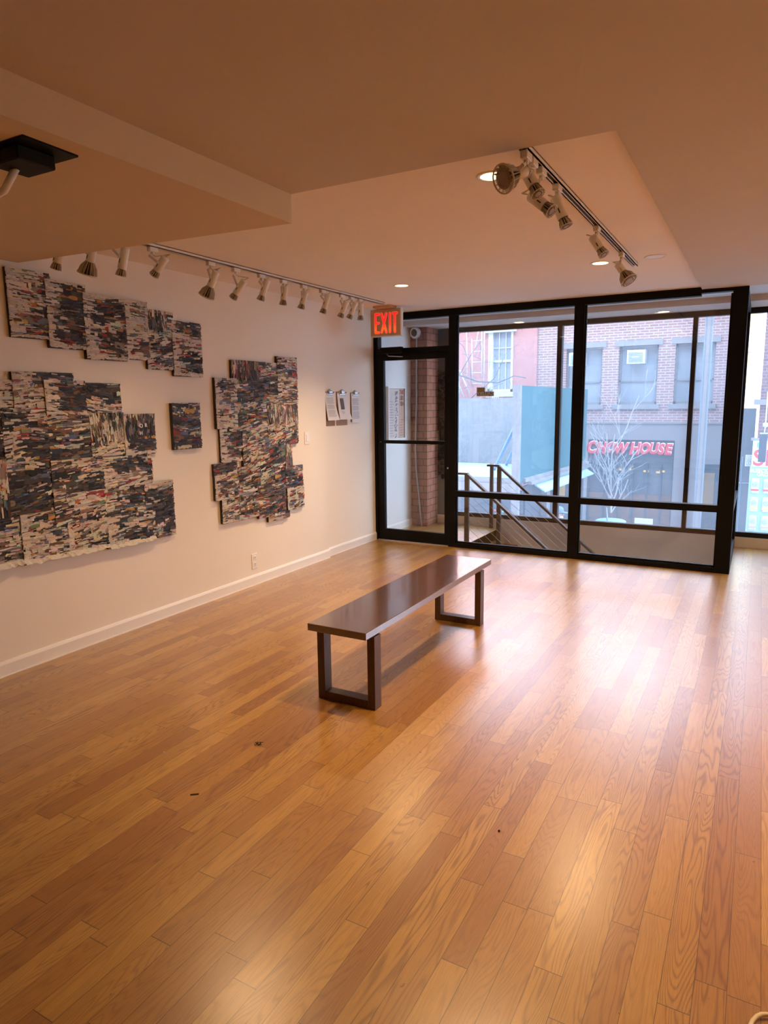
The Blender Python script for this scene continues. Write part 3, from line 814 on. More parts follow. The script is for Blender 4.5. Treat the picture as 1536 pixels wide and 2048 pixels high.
def clipboard(label, ya, yb, z0, z1, zp, photo, flare, wx):
    T = thing('clipboard', label, 'clipboard', (wx, (ya+yb)/2, (z0+z1)/2), 'clipboards hanging on the recessed wall')
    m = MB(); m.bbox(wx, wx+.004, ya, yb, z0, z1, .0015); m.build('board', M['board'], T)
    # sheets curling away from the board at the lower corner
    m = MB(); n = 8
    for s_ in range(3):
        for i in range(n):
            f0_, f1_ = i/n, (i+1)/n
            def P_(f, side):
                o = .006+s_*.0025+flare*(f**1.6)*(1 if side else .7)
                yy = (ya+.006 if not side else yb-.008)+(.035*f*f if side else .010*f)*(flare/.035)
                return (wx+o, yy, z1-.012-(z1-.012-zp)*f)
            m.poly([P_(f0_,0), P_(f1_,0), P_(f1_,1), P_(f0_,1)])
    sh = m.build('paper_sheets', M['sheet'], T)
    m = MB()
    def Q(f, a):
        o = .0125+flare*(f**1.6)*(.7+.3*a)+.0015
        yl = ya+.006+.010*f*(flare/.035); yr = yb-.008+.035*f*f*(flare/.035)
        return (wx+o, yl+(yr-yl)*a, z1-.012-(z1-.012-zp)*f)
    if photo:
        m.poly([Q(.20,.22), Q(.62,.22), Q(.62,.55), Q(.20,.55)])
        m.build('printed_photo', M['bark'], sh)
        m = MB()
        for k in range(3): m.poly([Q(.68+k*.04,.25), Q(.69+k*.04,.25), Q(.69+k*.04,.5), Q(.68+k*.04,.5)])
        m.build('caption', M['ink'], sh)
    else:
        for k in range(22):
            if k in (7, 13): continue
            f = .18+k*.032; e_ = random.Random(k).uniform(.72,.86)
            m.poly([Q(f,.1), Q(f+.010,.1), Q(f+.010,e_), Q(f,e_)])
        m.build('printed_text', M['ink'], sh)
    m = MB(); c = (ya+yb)/2
    m.bbox(wx+.004, wx+.016, c-.055, c+.055, z1-.036, z1-.020, .003)
    m.bbox(wx+.012, wx+.024, c-.030, c+.030, z1-.022, z1+.010, .004)
    m.tube([(wx+.012, c-.058, z1-.018), (wx+.012, c-.058, z1-.005), (wx+.010, c+.058, z1-.005), (wx+.012, c+.058, z1-.018)], .002, 6)
    m.build('metal_clip', M['steel'], T)
    MB().lathe([(0,0),(.012,0),(.012,.003),(0,.003)], (wx+.008, c, z1+.012), (1,0,0), 14).build('hanging_ring', M['steel'], T)
XR = -.03
clipboard('clipboard with printed text sheets, nearest the light switch', 5.460, 5.640, 1.290, 1.622, 1.345, False, .035, XR)
clipboard('middle clipboard, its top sheet printed with a small dark photo', 5.672, 5.870, 1.290, 1.622, 1.348, True, .035, XR)
clipboard('clipboard with printed text sheets, closest to the glass door', 5.935, 6.115, 1.320, 1.618, 1.312, False, .012, XR)

# poster in the entry
T = thing('framed_poster', 'white framed poster with tall scribble drawing, behind the glass door', 'poster', (-.08, 7.0, 1.38))
a, b, c, d = 6.785, 7.215, 1.080, 1.690; X0 = -.08
m = MB(); m.box(X0, X0+.035, a, b, c, c+.018); m.box(X0, X0+.035, a, b, d-.018, d); m.box(X0, X0+.035, a, a+.018, c+.018, d-.018); m.box(X0, X0+.035, b-.018, b, c+.018, d-.018)
m.build('frame', M['trim'], T)
MB().box(X0, X0+.018, a+.018, b-.018, c+.018, d-.018).build('backing_print', M['poster_pink'], T)
m = MB(); m.poly([(X0+.0195, 7.075, d-.02), (X0+.0195, 7.045, c+.02), (X0+.0195, b-.02, c+.02), (X0+.0195, b-.02, d-.02)][::-1]); m.build('tan_strip', M['poster_tan'], T)
m = MB(); rnd = random.Random(5)
for k in range(70):
    zc = rnd.uniform(c+.03, d-.04); yc = 7.0+.05*(zc-1.38)+rnd.gauss(0,.016)
    m.obox((X0+.0205, yc-.012, zc-.008), (X0+.0205, yc+rnd.uniform(-.005,.018), zc+rnd.uniform(-.02,.02)), .003, .006, (0,1,0))
for k in range(14):
    q = rnd.uniform(0,1); m.obox((X0+.020, 6.83, c+.05+.03*k), (X0+.020, 6.90+.06*q, c+.05+.03*k), .002, .005)
m.build('scribble', M['poster_grey'], T)
m = MB()
for i, wd in enumerate(('THE', 'LIES', 'TEN')):
    text_mb(m, wd, (X0+.0215, 7.135, d-.060-.068*i), (0,1,0), (0,0,1), .066, .0008, .0012, width=.78)
for i in range(7):
    m.obox((X0+.0205, 7.09, c+.05+.03*i), (X0+.0205, 7.17, c+.05+.03*i), .001, .004)
m.build('printed_words', M['poster_red'], T)

# alarm strobe + conduit on the pier
T = thing('alarm_sounder', 'round white alarm sounder high on the brick pier', 'alarm', (.004, 7.41, 2.33))
MB().lathe([(0,.0),(.062,.0),(.066,.012),(.066,.048),(.058,.058),(.045,.060),(.043,.050)], (.004, 7.41, 2.328), (-.15,-1,-.1), 28).build('housing', M['white'], T)
MB().lathe([(.043,.050),(.036,.046),(0,.044)], (.004, 7.41, 2.328), (-.15,-1,-.1), 24).build('grille', M['lamp_dark'], T)
m = MB(); m.tube([(.012,7.395,2.26),(.006,7.395,1.5),(-.012,7.395,.95),(.0,7.392,.72),(.075,7.39,0.004)], .0095, 8)
tag(m.build('conduit_pipe', M['conduit']), 'thin grey conduit pipe running down the brick pier, bending near the floor', 'pipe')

# floor bits
m = MB(); rnd = random.Random(3)
for k in range(16):
    p = V((1.782+rnd.uniform(-.013,.013), 2.177+rnd.uniform(-.010,.010), .004)); q = p+V((rnd.uniform(-.012,.012), rnd.uniform(-.012,.012), rnd.uniform(-.003,.006)))
    m.tube([p, (p+q)/2+V((0,0,.003)), q], .0014, 5)
tag(m.build('lint_clump', M['lint']), 'small dark clump of lint on the floorboards in front of the bench', 'lint')
m = MB(); m.obox((1.80,1.745,.0015),(1.825,1.765,.0015),.006,.003)
tag(m.build('wood_splinter', M['lint']), 'thin dark splinter on the floor nearer the viewer than the lint clump', 'splinter')
m = MB(); m.ico((2.937,2.093,.003), .004, 4, n=6)
tag(m.build('crumb', M['lint']), 'tiny dark crumb on the floor right of the bench', 'crumb')
m = MB(); m.ico((1.46,1.93,.002), .003, 5, n=6)
tag(m.build('paper_fleck', M['sheet']), 'tiny white paper fleck on the floor at left', 'paper fleck')
m = MB(); pts = []
for k in range(12):
    t = PI*k/11; pts.append((3.768-.045*math.cos(t)*1.0, 1.630+.075*math.sin(t), .006+.004*math.sin(t)))
m.tube(pts, .005, 8)
tag(m.build('cord_loop', M['cream']), 'cream cord loop on the floor at the bottom right corner', 'cord')

# ------------------------------------------------------------------ outside
GZ = -2.3
tag(MB().box(-30, 34, 7.88, 60, GZ-.2, GZ).build('street', M['street']), 'grey street surface below the window', 'street')['kind'] = 'structure'
# brick building opposite
BB = thing('brick_building', 'pink brick building across the street with shop below', 'building', (1, 19, GZ))
def wall_with_holes(mb, x0, x1, z0, z1, holes, y, th):
    xs = sorted({x0, x1, *[h[0] for h in holes], *[h[1] for h in holes]}); zs = sorted({z0, z1, *[h[2] for h in holes], *[h[3] for h in holes]})
    for i in range(len(xs)-1):
        for j in range(len(zs)-1):
            cx, cz = (xs[i]+xs[i+1])/2, (zs[j]+zs[j+1])/2
            if any(h[0] < cx < h[1] and h[2] < cz < h[3] for h in holes): continue
            mb.box(xs[i], xs[i+1], y, y+th, zs[j], zs[j+1])
wins = [(-1.12,-.16),(.267,1.243),(1.647,2.571),(3.03,3.95)]
m = MB(); wall_with_holes(m, -1.93, 3.0, .945, 6.0, [(a, b, 1.41, 2.92) for a, b in wins[:3]], 19, .35); m.build('upper_wall', M['brick_far'], BB)
for a, b in wins[:3]:
    f = MB(); f.box(a, b, 19.12, 19.17, 1.41, 1.47); f.box(a, b, 19.12, 19.17, 2.86, 2.92); f.box(a, a+.05, 19.12, 19.17, 1.41, 2.92); f.box(b-.05, b, 19.12, 19.17, 1.41, 2.92); f.box(a, b, 19.12, 19.17, 2.0, 2.04)
    w_ = f.build('window', M['stone'], BB)
    MB().box(a, b, 19.17, 19.19, 1.41, 2.92).build('pane', M['win_glass_far'], w_)
    MB().box(a-.10, b+.10, 18.95, 19.1, 2.92, 3.06).build('lintel', M['stone'], BB)
    MB().box(a-.10, b+.08, 18.92, 19.1, 1.29, 1.41).build('window_sill', M['stone'], BB)
m = MB(); wall_with_holes(m, -1.93, 3.0, GZ, .945, [(-.45, 1.75, GZ, .47), (2.30, 2.86, GZ, -.12)], 19, .35); m.box(-1.93, 3.0, 18.97, 19.0, .90, .945); m.build('shop_wall', M['concrete'], BB)
MB().box(-.45, 1.75, 19.05, 19.1, -.12, .47).build('sign_band', M['navy'], BB)
m = MB(); m.box(-.45, 1.75, 19.0, 19.04, -.15, -.12)
for xx in (-.45, -.05, .32, .70, 1.07, 1.42, 1.72): m.box(xx, xx+.05, 19.05, 19.12, GZ, -.15)
m.build('door_frames', M['shed_dark'], BB)
MB().box(-.45, 1.75, 19.14, 19.16, GZ, -.12).build('shop_glass', M['dark_glass'], BB)
M['shop_wood'] = plain('shop_interior_wood', (.22,.11,.07), .7, 0, .6, 3)
MB().box(-.45, 1.75, 19.10, 19.13, GZ, -1.0).build('door_panels', M['shop_wood'], BB)
m = MB()
for xx, zz in ((.30,-.32),(.62,-.30),(1.0,-.34),(1.32,-.36),(1.40,-.33)): m.box(xx, xx+.13, 19.125, 19.135, zz-.05, zz)
m.build('shop_lamps', M['amber'], BB)
MB().box(2.30, 2.86, 19.20, 19.25, GZ, -.12).build('side_door', M['shed_dark'], BB)
M['lit_window'] = emis('warm_lit_doorway', (.75,.55,.30), .35)
MB().box(2.36, 2.72, 19.18, 19.2, -1.35, -.36).build('side_door_window', M['lit_window'], BB)
# AC units
for i, (a, b) in enumerate(((-1.0,-.62), (.50,.93))):
    T = thing('air_conditioner', ['white window air conditioner behind the middle mullion of the partition', 'white window air conditioner at the centre window of the brick building'][i], 'air conditioner', ((a+b)/2, 18.9, 2.46), 'window air conditioners on the brick building')
    MB().box(a, b+.02, 18.80, 19.14, 2.45, 2.80).build('casing', M['win_frame'], T)
    m = MB()
    for k in range(8): m.box(a+.04, b-.04, 18.79, 18.80, 2.49+k*.033, 2.505+k*.033)
    m.build('grille', M['pole_blue'], T)
    MB().box(a+.12, b-.13, 18.785, 18.79, 2.60, 2.63).build('badge', M['win_frame'], T)
# restaurant sign
T = thing('restaurant_sign', 'red brush-style CHOW HOUSE letters on the dark shop band', 'sign', (.55, 18.98, .2))
m = MB(); m2 = MB(); m3 = MB()
cx = [-.34,-.08,.18,.42, .80,1.03,1.23,1.40,1.54]
for k, (ch, sz) in enumerate(zip('CHOWHOUSE', (.42,.38,.36,.38,.41,.37,.36,.36,.36))):
    x_ = -.37+[0,.29,.56,.83,1.23,1.50,1.74,1.94,2.13][k]*.92
    dz = random.Random(k).uniform(-.012,.012)+.235
    text_mb(m, ch, (x_, 19.02, dz), (1,0,.0), (0,0,1), sz, .02, .034, .2, width=.84)
    text_mb(m2, ch, (x_+.012, 18.995, dz+.018), (1,0,.0), (0,0,1), sz, .006, .018, .2, width=.84)  # white outline layer of the letters
    text_mb(m3, ch, (x_+.002, 18.982, dz+.004), (1,0,.0), (0,0,1), sz, .006, .010, .2, width=.84)
m.build('letters', M['red'], T); m2.build('letter_outline', M['white'], T); m3.build('letter_front', M['red'], T)
# red stucco building
RB = thing('stucco_building', 'pinkish red painted building at left with a tall pale window', 'building', (-5, 19, GZ))
m = MB(); wall_with_holes(m, -12, -2.95+.35, GZ, 6.0, [(-3.36,-2.62,1.80,3.47)], 18.95, .4); m.box(-2.6, -1.93, 18.95, 19.35, GZ, 6.0); m.build('wall', M['stucco_pink'], RB)
f = MB(); f.box(-3.36,-3.22,18.93,19.05,1.80,3.47); f.box(-2.68,-2.62,18.93,19.05,1.80,3.47); f.box(-3.36,-2.62,18.93,19.05,1.80,1.87); f.box(-3.22,-2.68,18.98,19.02,2.64,2.70)
for xx in (-3.06,-2.86): f.box(xx, xx+.02, 18.99, 19.01, 1.8, 3.47)
f.box(-3.22,-2.68,18.99,19.01,3.03,3.05)
w_ = f.build('window', M['win_frame'], RB)
MB().box(-3.36,-2.62,19.03,19.06,1.80,3.47).build('pane', M['win_glass_far'], w_)
MB().box(-3.46,-2.52,18.85,19.0,3.47,3.66).build('lintel', M['win_frame'], RB)
MB().box(-3.20,-2.52,18.82,19.0,1.66,1.79).build('window_sill', M['win_frame'], RB)
# fire escape
T = thing('fire_escape', 'white iron fire escape on the pinkish building', 'fire escape', (-4, 18.6, 1))
m = MB(); y_ = 18.6
for a, b in (((-3.86,2.0),(-3.92,4.2)),((-3.70,2.05),(-3.74,3.3)),((-3.42,2.2),(-3.44,3.8)),((-3.35,1.9),(-3.36,3.8)),((-4.6,1.55),(-3.86,1.55)),((-4.6,2.42),(-4.05,2.42)),((-4.18,2.42),(-4.12,1.6)),((-4.15,2.42),(-4.10,1.6)),((-4.30,2.4),(-3.95,1.65)),((-4.10,2.42),(-3.78,1.75)),((-4.4,2.42),(-4.42,1.55)),((-3.50,3.75),(-3.62,3.05))):
    m.tube([(a[0], y_, a[1]), (b[0], y_, b[1])], .016, 6)
for k in range(5): m.tube([(-3.74, y_, 2.05+k*.30), (-3.42, y_, 2.05+k*.30)], .010, 6)
for k in range(7): m.tube([(-3.28+k*.06, y_, 1.35), (-3.28+k*.06, y_, 1.66)], .012, 6)
m.tube([(-4.6,y_,1.55),(-4.6,18.95,1.55)], .02, 6); m.tube([(-3.36,y_,3.8),(-3.36,18.95,3.8)], .02, 6)
m.tube([(-3.92,y_,4.2),(-3.92,18.95,4.2)], .02, 6)
m.build('iron_bars', M['win_frame'], T)
# snowy roofed dining shed
SH = thing('dining_shed', 'street dining shed with snow covered roof and teal plywood side', 'shed', (-1, 13, GZ))
MB().box(-6, -.14, 11.90, 14.5, -.02, .10).build('roof_slab', M['plank'], SH)
M['snow_o'] = M['snow']
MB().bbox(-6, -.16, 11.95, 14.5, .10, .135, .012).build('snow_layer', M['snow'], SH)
MB().box(-6, -.10, 14.5, 14.6, .02, 1.60).build('rear_panel', M['grey_ply'], SH)
MB().box(-.165, -.096, 11.85, 17.1, .06, 1.79).build('side_panel', M['teal'], SH)
MB().box(-.225, -.096, 11.74, 11.85, -.6, 1.80).build('corner_post', M['plank'], SH)
m = MB(); m.obox((-.07,12.0,.08),(-.07,17.3,-.02),.06,.07); m.obox((-.02,12.2,.01),(-.02,17.3,-.09),.08,.06); m.build('edge_boards', M['plank'], SH)
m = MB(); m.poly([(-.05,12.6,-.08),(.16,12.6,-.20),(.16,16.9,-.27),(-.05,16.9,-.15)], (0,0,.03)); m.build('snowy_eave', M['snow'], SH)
m = MB(); m.box(-6,-.14,11.86,11.95,-.14,.02); m.build('front_fascia', M['plank'], SH)
m = MB(); m.box(-6,-.14,12.1,12.2,GZ,-.14); m.box(-.16,-.1,12.2,17,GZ,-.05); m.build('lower_wall', M['shed_dark'], SH)
m = MB()
for k in range(40):
    x_ = -6+k*.148; m.box(x_, x_+.08, 11.84, 11.87, -.175+.012*(k%3), -.135)
m.build('scalloped_trim', M['shop_wood'], SH)
for x0_, y0_ in ((-.09, 13.2), (-.09, 15.8)): MB().box(x0_, x0_+.12, y0_, y0_+.25, GZ, -.25).build('side_post', M['stone'], SH)
M['notice_orange'] = plain('amber_notice', (.50,.30,.12), .6, 0, .3, 20)
MB().box(-.095, -.08, 14.5, 15.1, -.62, -.34).build('menu_board', M['notice_orange'], SH)
# props
for i, (a, b) in enumerate((((-.20,11.88,1.12),(-1.047,13.108,.14)), ((-.20,11.95,.80),(-1.187,14.268,.14)))):
    m = MB(); m.obox(a, b, .05, .05)
    tag(m.build('timber_prop', M['blue_prop']), ['blue painted timber prop nearer the street corner post on the snowy roof', 'blue painted timber prop further back on the snowy roof'][i], 'prop', 'blue timber props on the snowy roof')
# finials and flowers under the roof
for i, x_ in enumerate((-1.30,-1.10,-.66)):
    m = MB(); m.lathe([(0,0),(.035,0),(.02,.06),(.035,.10),(.012,.14),(.03,.17),(.03,.20),(0,.225)], (x_, 11.6, -.72), (0,0,1), 12); m.lathe([(.05,-1.58),(.02,-1.5),(.02,0)], (x_, 11.6, -.72), (0,0,1), 10)
    tag(m.build('bollard_finial', M['win_frame']), ['white turned post under the snowy roof, furthest left', 'white turned post under the snowy roof, next to the leftmost', 'white turned post under the snowy roof, between the railing posts'][i], 'post', 'white turned posts by the shed')
T = thing('flower_planter', 'planter of red and white flowers in front of the dark shed wall', 'planter', (-.3, 11.5, GZ))
MB().bbox(-.48, -.05, 11.35, 11.6, GZ, -.72, .02).build('planter_box', M['shed_dark'], T)
rnd = random.Random(8)
for mat_, nn in ((M['red'], 5), (M['white'], 12), (M['green'], 10)):
    m = MB()
    for k in range(nn): m.ico((rnd.uniform(-.45,-.08), rnd.uniform(11.38,11.58), rnd.uniform(-.72,-.42)), rnd.uniform(.015,.035), k, n=5)
    m.build('blossoms' if mat_ is not M['green'] else 'leaves', mat_, T)
# trees
def tree(name, label, base, h, rad, mat, seed, spread, depth=5, lean=(0,0), first=.35, zs=1.0):
    rnd = random.Random(seed); m = MB()
    def br(p, d, L, r, k):
        n = 4; pts = [p]; q = p.copy(); dd = d.copy()
        for i in range(n):
            dd = (dd+V((rnd.uniform(-.16,.16), rnd.uniform(-.16,.16), rnd.uniform(-.05,.14)))).normalized()
            q = q+dd*(L/n); pts.append(q.copy())
        m.tube(pts, [r*(1-.45*i/n) for i in range(n+1)], 5, False)
        if k == 0: return
        for j in range(3 if k > 1 else 2):
            f = rnd.uniform(.35,1); b = pts[int(f*n)]
            a = rnd.uniform(0, 2*PI)
            nd = (dd*zs+V((math.cos(a)*spread, math.sin(a)*spread, rnd.uniform(-.1,.35)))).normalized()
            br(b, nd, L*rnd.uniform(.55,.8), r*.55, k-1)
    br(V(base), V((lean[0], lean[1], 1)).normalized(), h*first, rad, 0)
    top = V(base)+V((lean[0], lean[1], 1)).normalized()*h*first*.9
    for j in range(6): 
        a = j*1.05+rnd.uniform(0,.4); br(top+V((0,0,j*.10)), V((math.cos(a)*spread, math.sin(a)*spread, 1)).normalized(), h*.26, rad*.5, depth-2)
    br(top, V((0,0,1)), h*.55, rad*.7, depth-1)
    return tag(m.build(name, mat), label, 'tree')
tree('bare_tree', 'young bare pale street tree in front of the restaurant doors', (.77, 16, GZ), 3.3, .035, M['bark_pale'], 21, .75, 5, first=.42)
m = MB()
rnd = random.Random(31)
def limb(p, pts_, r):
    rr = r if r > .1 else r*.55; m.tube([p]+pts_, [rr*(1-.6*i/len(pts_)) for i in range(len(pts_)+1)], 6)
Y = 14
def pq(x, z, y=14): return (x, y, z)
limb(pq(-3.6,GZ), [pq(-3.6,.0), pq(-3.5,2.2), pq(-3.3,4.2)], .13)
limb(pq(-3.5,2.3), [pq(-2.7,2.55), pq(-2.2,3.0), pq(-1.7,3.3)], .05)
limb(pq(-3.5,2.0), [pq(-2.8,2.35), pq(-2.2,2.1), pq(-1.75,1.95), pq(-1.3,1.92), pq(-.95,2.05), pq(-.7,2.0)], .045)
limb(pq(-2.2,2.1), [pq(-1.95,2.5), pq(-1.75,2.75), pq(-1.5,2.9)], .02)
limb(pq(-2.45,3.0), [pq(-2.1,2.7), pq(-1.95,2.3), pq(-1.9,1.8)], .02)
limb(pq(-3.4,1.0), [pq(-2.7,1.55), pq(-2.2,1.35), pq(-1.8,1.7), pq(-1.4,2.0), pq(-1.2,2.4)], .035)
limb(pq(-2.2,1.35), [pq(-1.9,1.5), pq(-1.5,1.8), pq(-1.2,1.9)], .02)
for k in range(46):
    x_ = rnd.uniform(-2.5,-.9); z_ = rnd.uniform(1.5,3.3); y_ = 14+rnd.uniform(-.3,.3); a = rnd.uniform(0,2*PI); L = rnd.uniform(.2,.5)
    m.tube([(x_,y_,z_),(x_+math.cos(a)*L*.5,y_,z_+math.sin(a)*L*.5+.03),(x_+math.cos(a)*L,y_,z_+math.sin(a)*L)], .004, 5)
m.v = [V((3.65+(p.x-3.65)*1.078, p.y+1.1, 1.5+(p.z-1.5)*1.078 if p.z > -1 else p.z)) for p in m.v]
tag(m.build('bare_tree', M['bark']), 'large bare tree whose grey branches cross the pinkish building at left', 'tree')
m = MB(); m.lathe([(0,0),(.30,0),(.34,.28),(.30,.30),(0,.26)], (.77, 16, -1.52), (0,0,1), 20); m.lathe([(.2,-.78),(.2,0)], (.77,16,-1.52), (0,0,1), 16)
tag(m.build('snowy_planter', M['snow']), 'snow covered planter at the foot of the young tree', 'planter')
T = thing('sidewalk_sign', 'white sandwich board sign with faint writing in front of the restaurant', 'sign', (1.35, 16.5, GZ))
MB().box(1.22, 1.62, 16.5, 16.53, -1.75, -1.22).build('panel', M['white'], T)
m = MB(); m.box(1.24,1.26,16.5,16.7,GZ,-1.75); m.box(1.58,1.60,16.5,16.7,GZ,-1.75); m.build('legs', M['pole_grey'], T)
m = MB()
for k in range(9): m.obox((1.27+k*.033,16.498,-1.29),(1.29+k*.033,16.498,-1.265-.01*(k%2)),.003,.006)
m.build('scribble', M['ink'], T)
# lamp post
T = thing('lamp_post', 'pale blue steel street pole seen through the right pane', 'pole', (2.62, 15, GZ))
MB().box(2.60, 2.70, 15.0, 15.10, GZ, 6.5).build('post', M['pole_grey'], T)
m = MB(); m.box(2.575, 2.60, 14.98, 15.06, GZ, 6.5); m.box(2.70, 2.725, 14.98, 15.06, GZ, 6.5); m.build('side_channels', M['pole_blue'], T)
# right hand side of the street
T = thing('ochre_building', 'sunlit yellow building far down the side street', 'building', (3.2, 40, GZ))
MB().box(-6, 3.42, 40, 46, GZ, 11).build('wall', M['yellow_wall'], T)
m = MB(); m.bbox(2.7, 3.12, 39.9, 40.02, 3.9, 4.7, .15); m.build('fire_escape_landing', M['pole_grey'], T)
T = thing('grey_building', 'blue grey low building below the sunlit yellow one', 'building', (3.2, 30, GZ))
MB().box(2.0, 3.6, 30, 33, GZ, 2.0).build('wall', M['plank'], T)
T = thing('maroon_building', 'dark red brick corner building with grocery window at the right edge', 'building', (5.5, 17.2, GZ))
MB().box(3.62, 9.5, 17.13, 22, GZ, 7.0).build('wall', M['brick_dark'], T)
MB().box(3.50, 9.5, 17.02, 17.12, .60, .66).build('ledge', M['stone'], T)
MB().box(3.50, 9.5, 17.03, 17.1, 1.38, 1.50).build('stone_band', M['concrete'], T)
T = thing('shop_sign', 'white sign with big red letters beginning SM over the grocery', 'sign', (4.2, 17.0, .3))
MB().box(3.545, 5.6, 17.0, 17.1, .03, .595).build('panel', M['white'], T)
m = MB(); text_mb(m, 'SM', (3.56, 16.99, .21), (1,0,0), (0,0,1), .50, .005, .008, align='LEFT'); m.build('red_letters', M['red'], T)
m = MB(); text_mb(m, 'R', (3.62, 16.99, .50), (1,0,0), (0,0,1), .15, .005, .005, align='LEFT')
m.build('green_letters', M['green'], T)
T = thing('shop_window_poster', 'pale cyan grocery window with rows of white drink can posters', 'shop window', (4.2, 17.0, -1))
MB().box(3.52, 5.6, 17.02, 17.1, -2.2, .03).build('backing', M['cyan_panel'], T)
m = MB(); text_mb(m, 'BLEECKER ST', (3.52, 17.0, -.06), (1,0,0), (0,0,1), .105, .004, .003, align='LEFT'); text_mb(m, 'GROCERY', (3.66, 17.0, -.145), (1,0,0), (0,0,1), .105, .004, .003, align='LEFT')
m.build('lettering', M['white'], T)
M['can_white'] = plain('can_label_white', (0.576,0.634,0.648), .5); M['can_band'] = [M['red'], plain('orange_band', (.85,.45,.10), .5), plain('violet_band', (.55,.35,.65), .5)]
for r_ in range(3):
    for c_ in range(4):
        x_ = 3.57+c_*.235-.03*r_*0; zc = -.23-r_*.415
        q = MB(); q.bbox(x_, x_+.155, 16.97, 17.02, zc-.34, zc, .03); can = q.build('can_picture', M['can_white'], T)
        MB().box(x_+.002, x_+.153, 16.963, 16.972, zc-.275, zc-.235).build('colour_band', M['can_band'][r_], can)
        q = MB(); q.lathe([(.048,0),(.054,.0),(.054,.003),(.048,.003)], (x_+.078, 16.965, zc-.13), (0,-1,0), 16); q.lathe([(.02,0),(.026,.0),(.026,.003),(.02,.003)], (x_+.078, 16.965, zc-.13), (0,-1,0), 10)
        q.build('round_emblem', M['pole_blue'], can)
T = thing('shop_shutter', 'dark glass shopfront with stickers left of the grocery window', 'shopfront', (3.3, 17.6, GZ))
MB().box(3.0, 3.56, 17.6, 17.8, GZ, 1.3).build('glass_front', M['dark_glass'], T)
m = MB(); m.box(3.02,3.56,17.57,17.6,-.42,-.39); m.box(3.34,3.36,17.57,17.6,GZ,.2); m.build('muntins', M['pole_blue'], T)
T = thing('pasted_notice', 'small white notice with two dark squares by the shop sign', 'notice', (3.45, 17.4, .1))
MB().box(3.41, 3.55, 17.5, 17.52, -.01, .25).build('sheet', M['white'], T)
m = MB()
for z_ in (.02, .135):
    m.box(3.435, 3.525, 17.49, 17.5, z_, z_+.008); m.box(3.435, 3.525, 17.49, 17.5, z_+.085, z_+.093); m.box(3.435,3.442,17.49,17.5,z_,z_+.09); m.box(3.518,3.525,17.49,17.5,z_,z_+.09); m.box(3.47,3.49,17.49,17.5,z_+.035,z_+.055)
m.build('squares', M['ink'], T)
T = thing('hanging_banner', 'black square banner hanging from a white bracket before the shop sign', 'banner', (3.62, 16, .5))
MB().bbox(3.66, 3.80, 15.9, 15.98, .22, .80, .01).build('banner', M['shed_dark'], T)
m = MB(); m.box(3.66,3.88,15.93,15.96,.80,.82); m.tube([(3.74,15.94,.82),(3.75,15.94,.95),(3.75,15.94,1.65)], .012, 8); m.lathe([(0,-.06),(.05,-.03),(.05,.03),(0,.06)], (3.75,15.94,.98), (0,0,1), 12)
m.build('bracket', M['win_frame'], T)

# person with a cap walking past (only the head shows above the sill)
PX, PY = .246, 13.2
P = thing('person', 'person in a blue cap walking along the street, only the head visible', 'person', (PX, PY, GZ))
me = bpy.data.meshes.new('body')
vs = [(0,0,.93),(0,0,1.10),(0,0,1.32),(.01,0,1.42),(.02,0,1.50),(.03,0,1.565),  # 0-5 spine, neck, head
      (0,-.18,1.34),(.02,-.22,1.08),(.10,-.22,.86),(0,.18,1.34),(-.02,.22,1.08),(.04,.22,.86),  # arms
      (0,-.09,.88),(.10,-.09,.50),(.06,-.09,.06),(.17,-.09,.03),(0,.09,.88),(-.06,.09,.50),(-.18,.09,.08),(-.07,.09,.03),
      (.16,-.22,.78),(.10,.22,.78)]
es = [(0,1),(1,2),(2,3),(3,4),(4,5),(2,6),(6,7),(7,8),(2,9),(9,10),(10,11),(0,12),(12,13),(13,14),(14,15),(0,16),(16,17),(17,18),(18,19),(8,20),(11,21)]
rs = [.15,.15,.17,.06,.085,.085,.07,.05,.035,.07,.05,.035,.09,.065,.045,.04,.09,.065,.045,.04,.03,.03]
me.from_pydata(vs, es, []); me.update()
bo = bpy.data.objects.new('body', me); COL.objects.link(bo); bo.parent = P
sk = bo.modifiers.new('s', 'SKIN'); 
for i, r_ in enumerate(rs): me.skin_vertices[0].data[i].radius = (r_, r_); 
me.skin_vertices[0].data[0].use_root = True
bo.modifiers.new('ss', 'SUBSURF').levels = 1
bpy.context.view_layer.update()
dg = bpy.context.evaluated_depsgraph_get()
bm_ = bpy.data.meshes.new_from_object(bo.evaluated_get(dg)); bo.modifiers.clear(); bo.data = bm_; bm_.name = 'body'
bm_.materials.clear(); bm_.materials.append(M['coat']); bm_.materials.append(M['skin'])
for f in bm_.polygons:
    f.use_smooth = True
    if f.center.z > 1.43: f.material_index = 1
o_ = V((PX, PY, GZ))
m = MB(); m.lathe([(.105,0),(.108,.04),(.095,.085),(.05,.115),(0,.122)], o_+V((.02,0,1.555)), (-.05,0,1), 20)
m.poly([o_+V((.08,-.075,1.565)), o_+V((.19,-.05,1.553)), o_+V((.205,0,1.55)), o_+V((.19,.05,1.553)), o_+V((.08,.075,1.565))], (0,0,.008)); m.build('cap', M['cap'], P)
m = MB(); m.ico(o_+V((.115,0,1.515)), .018, 1, (1,.7,1.2), 6); m.ico(o_+V((.02,-.098,1.52)), .022, 2, (.7,.4,1.2), 6); m.ico(o_+V((.02,.098,1.52)), .022, 3, (.7,.4,1.2), 6); m.build('nose_and_ears', M['skin'], P)
m = MB(); m.ico(o_+V((.07,0,1.455)), .06, 3, (.8,.9,.8), 8); m.build('white_mask', M['white'], P)
P.scale = (1.05, 1.05, 1.05)

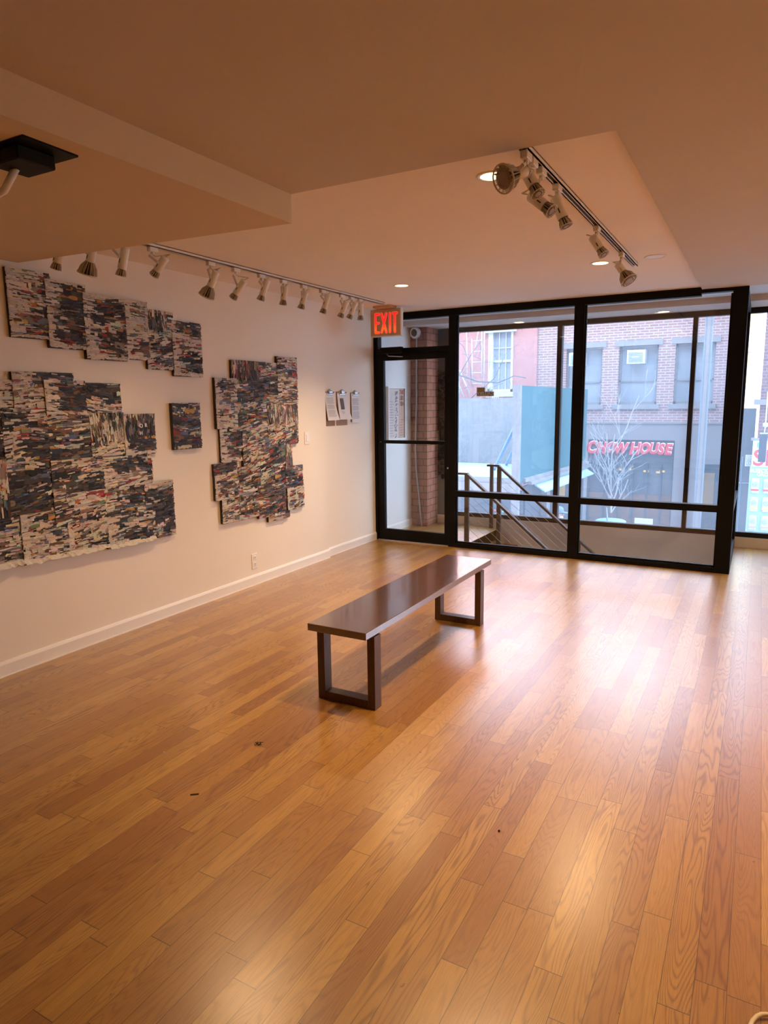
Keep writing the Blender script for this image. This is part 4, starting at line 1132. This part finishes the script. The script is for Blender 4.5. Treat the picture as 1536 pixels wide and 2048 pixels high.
# ------------------------------------------------------------------ world, sun
sc = bpy.context.scene
w = bpy.data.worlds.new('World'); sc.world = w; w.use_nodes = True; nt = w.node_tree; nt.nodes.clear()
out = nt.nodes.new('ShaderNodeOutputWorld'); bg = nt.nodes.new('ShaderNodeBackground')
tc = nt.nodes.new('ShaderNodeTexCoord'); sp = nt.nodes.new('ShaderNodeSeparateXYZ'); rp = nt.nodes.new('ShaderNodeValToRGB')
nt.links.new(tc.outputs['Generated'], sp.inputs[0]); nt.links.new(sp.outputs[2], rp.inputs[0])
rp.color_ramp.elements[0].position = 0; rp.color_ramp.elements[0].color = (.64,.80,1.0,1)
rp.color_ramp.elements[1].position = .8; rp.color_ramp.elements[1].color = (.50,.72,1.0,1)
nt.links.new(rp.outputs[0], bg.inputs[0]); bg.inputs[1].default_value = 9.5
nt.links.new(bg.outputs[0], out.inputs[0])
s = bpy.data.lights.new('sun', 'SUN'); s.energy = 28; s.color = (1,.93,.78); s.angle = math.radians(.6)
so = bpy.data.objects.new('sun', s); COL.objects.link(so); so.location = (0, -20, 30)
so.rotation_euler = V((.12,.86,-.50)).to_track_quat('-Z', 'Y').to_euler()

# ------------------------------------------------------------------ camera
yaw, pitch, roll, F = .5070, .1594, -.0115, 1347.65
cy, sy = math.cos(yaw), math.sin(yaw)
fw = V((-sy*math.cos(pitch), cy*math.cos(pitch), -math.sin(pitch))); r0 = V((cy, sy, 0)); u0 = r0.cross(fw)
r_ = r0*math.cos(roll)+u0*math.sin(roll); u_ = -r0*math.sin(roll)+u0*math.cos(roll)
cam = bpy.data.cameras.new('camera'); co = bpy.data.objects.new('camera', cam); COL.objects.link(co)
co.matrix_world = Matrix(((r_.x,u_.x,-fw.x,2.4324*1.5),(r_.y,u_.y,-fw.y,0),(r_.z,u_.z,-fw.z,1.5),(0,0,0,1)))
cam.sensor_fit = 'VERTICAL'; cam.sensor_height = 36; cam.lens = F/2048*36; cam.clip_start = .02; cam.clip_end = 200
sc.camera = co
sc.view_settings.view_transform = 'Standard'; sc.view_settings.look = 'None'; sc.view_settings.gamma = 1
sc.view_settings.exposure = 0.16; sc.view_settings.use_curve_mapping = False
sc.cycles.use_denoising = True
sc.cycles.max_bounces = 10; sc.cycles.diffuse_bounces = 5; sc.cycles.glossy_bounces = 4; sc.cycles.transparent_max_bounces = 16
sc.cycles.sample_clamp_indirect = 6; sc.cycles.caustics_reflective = False; sc.cycles.caustics_refractive = False
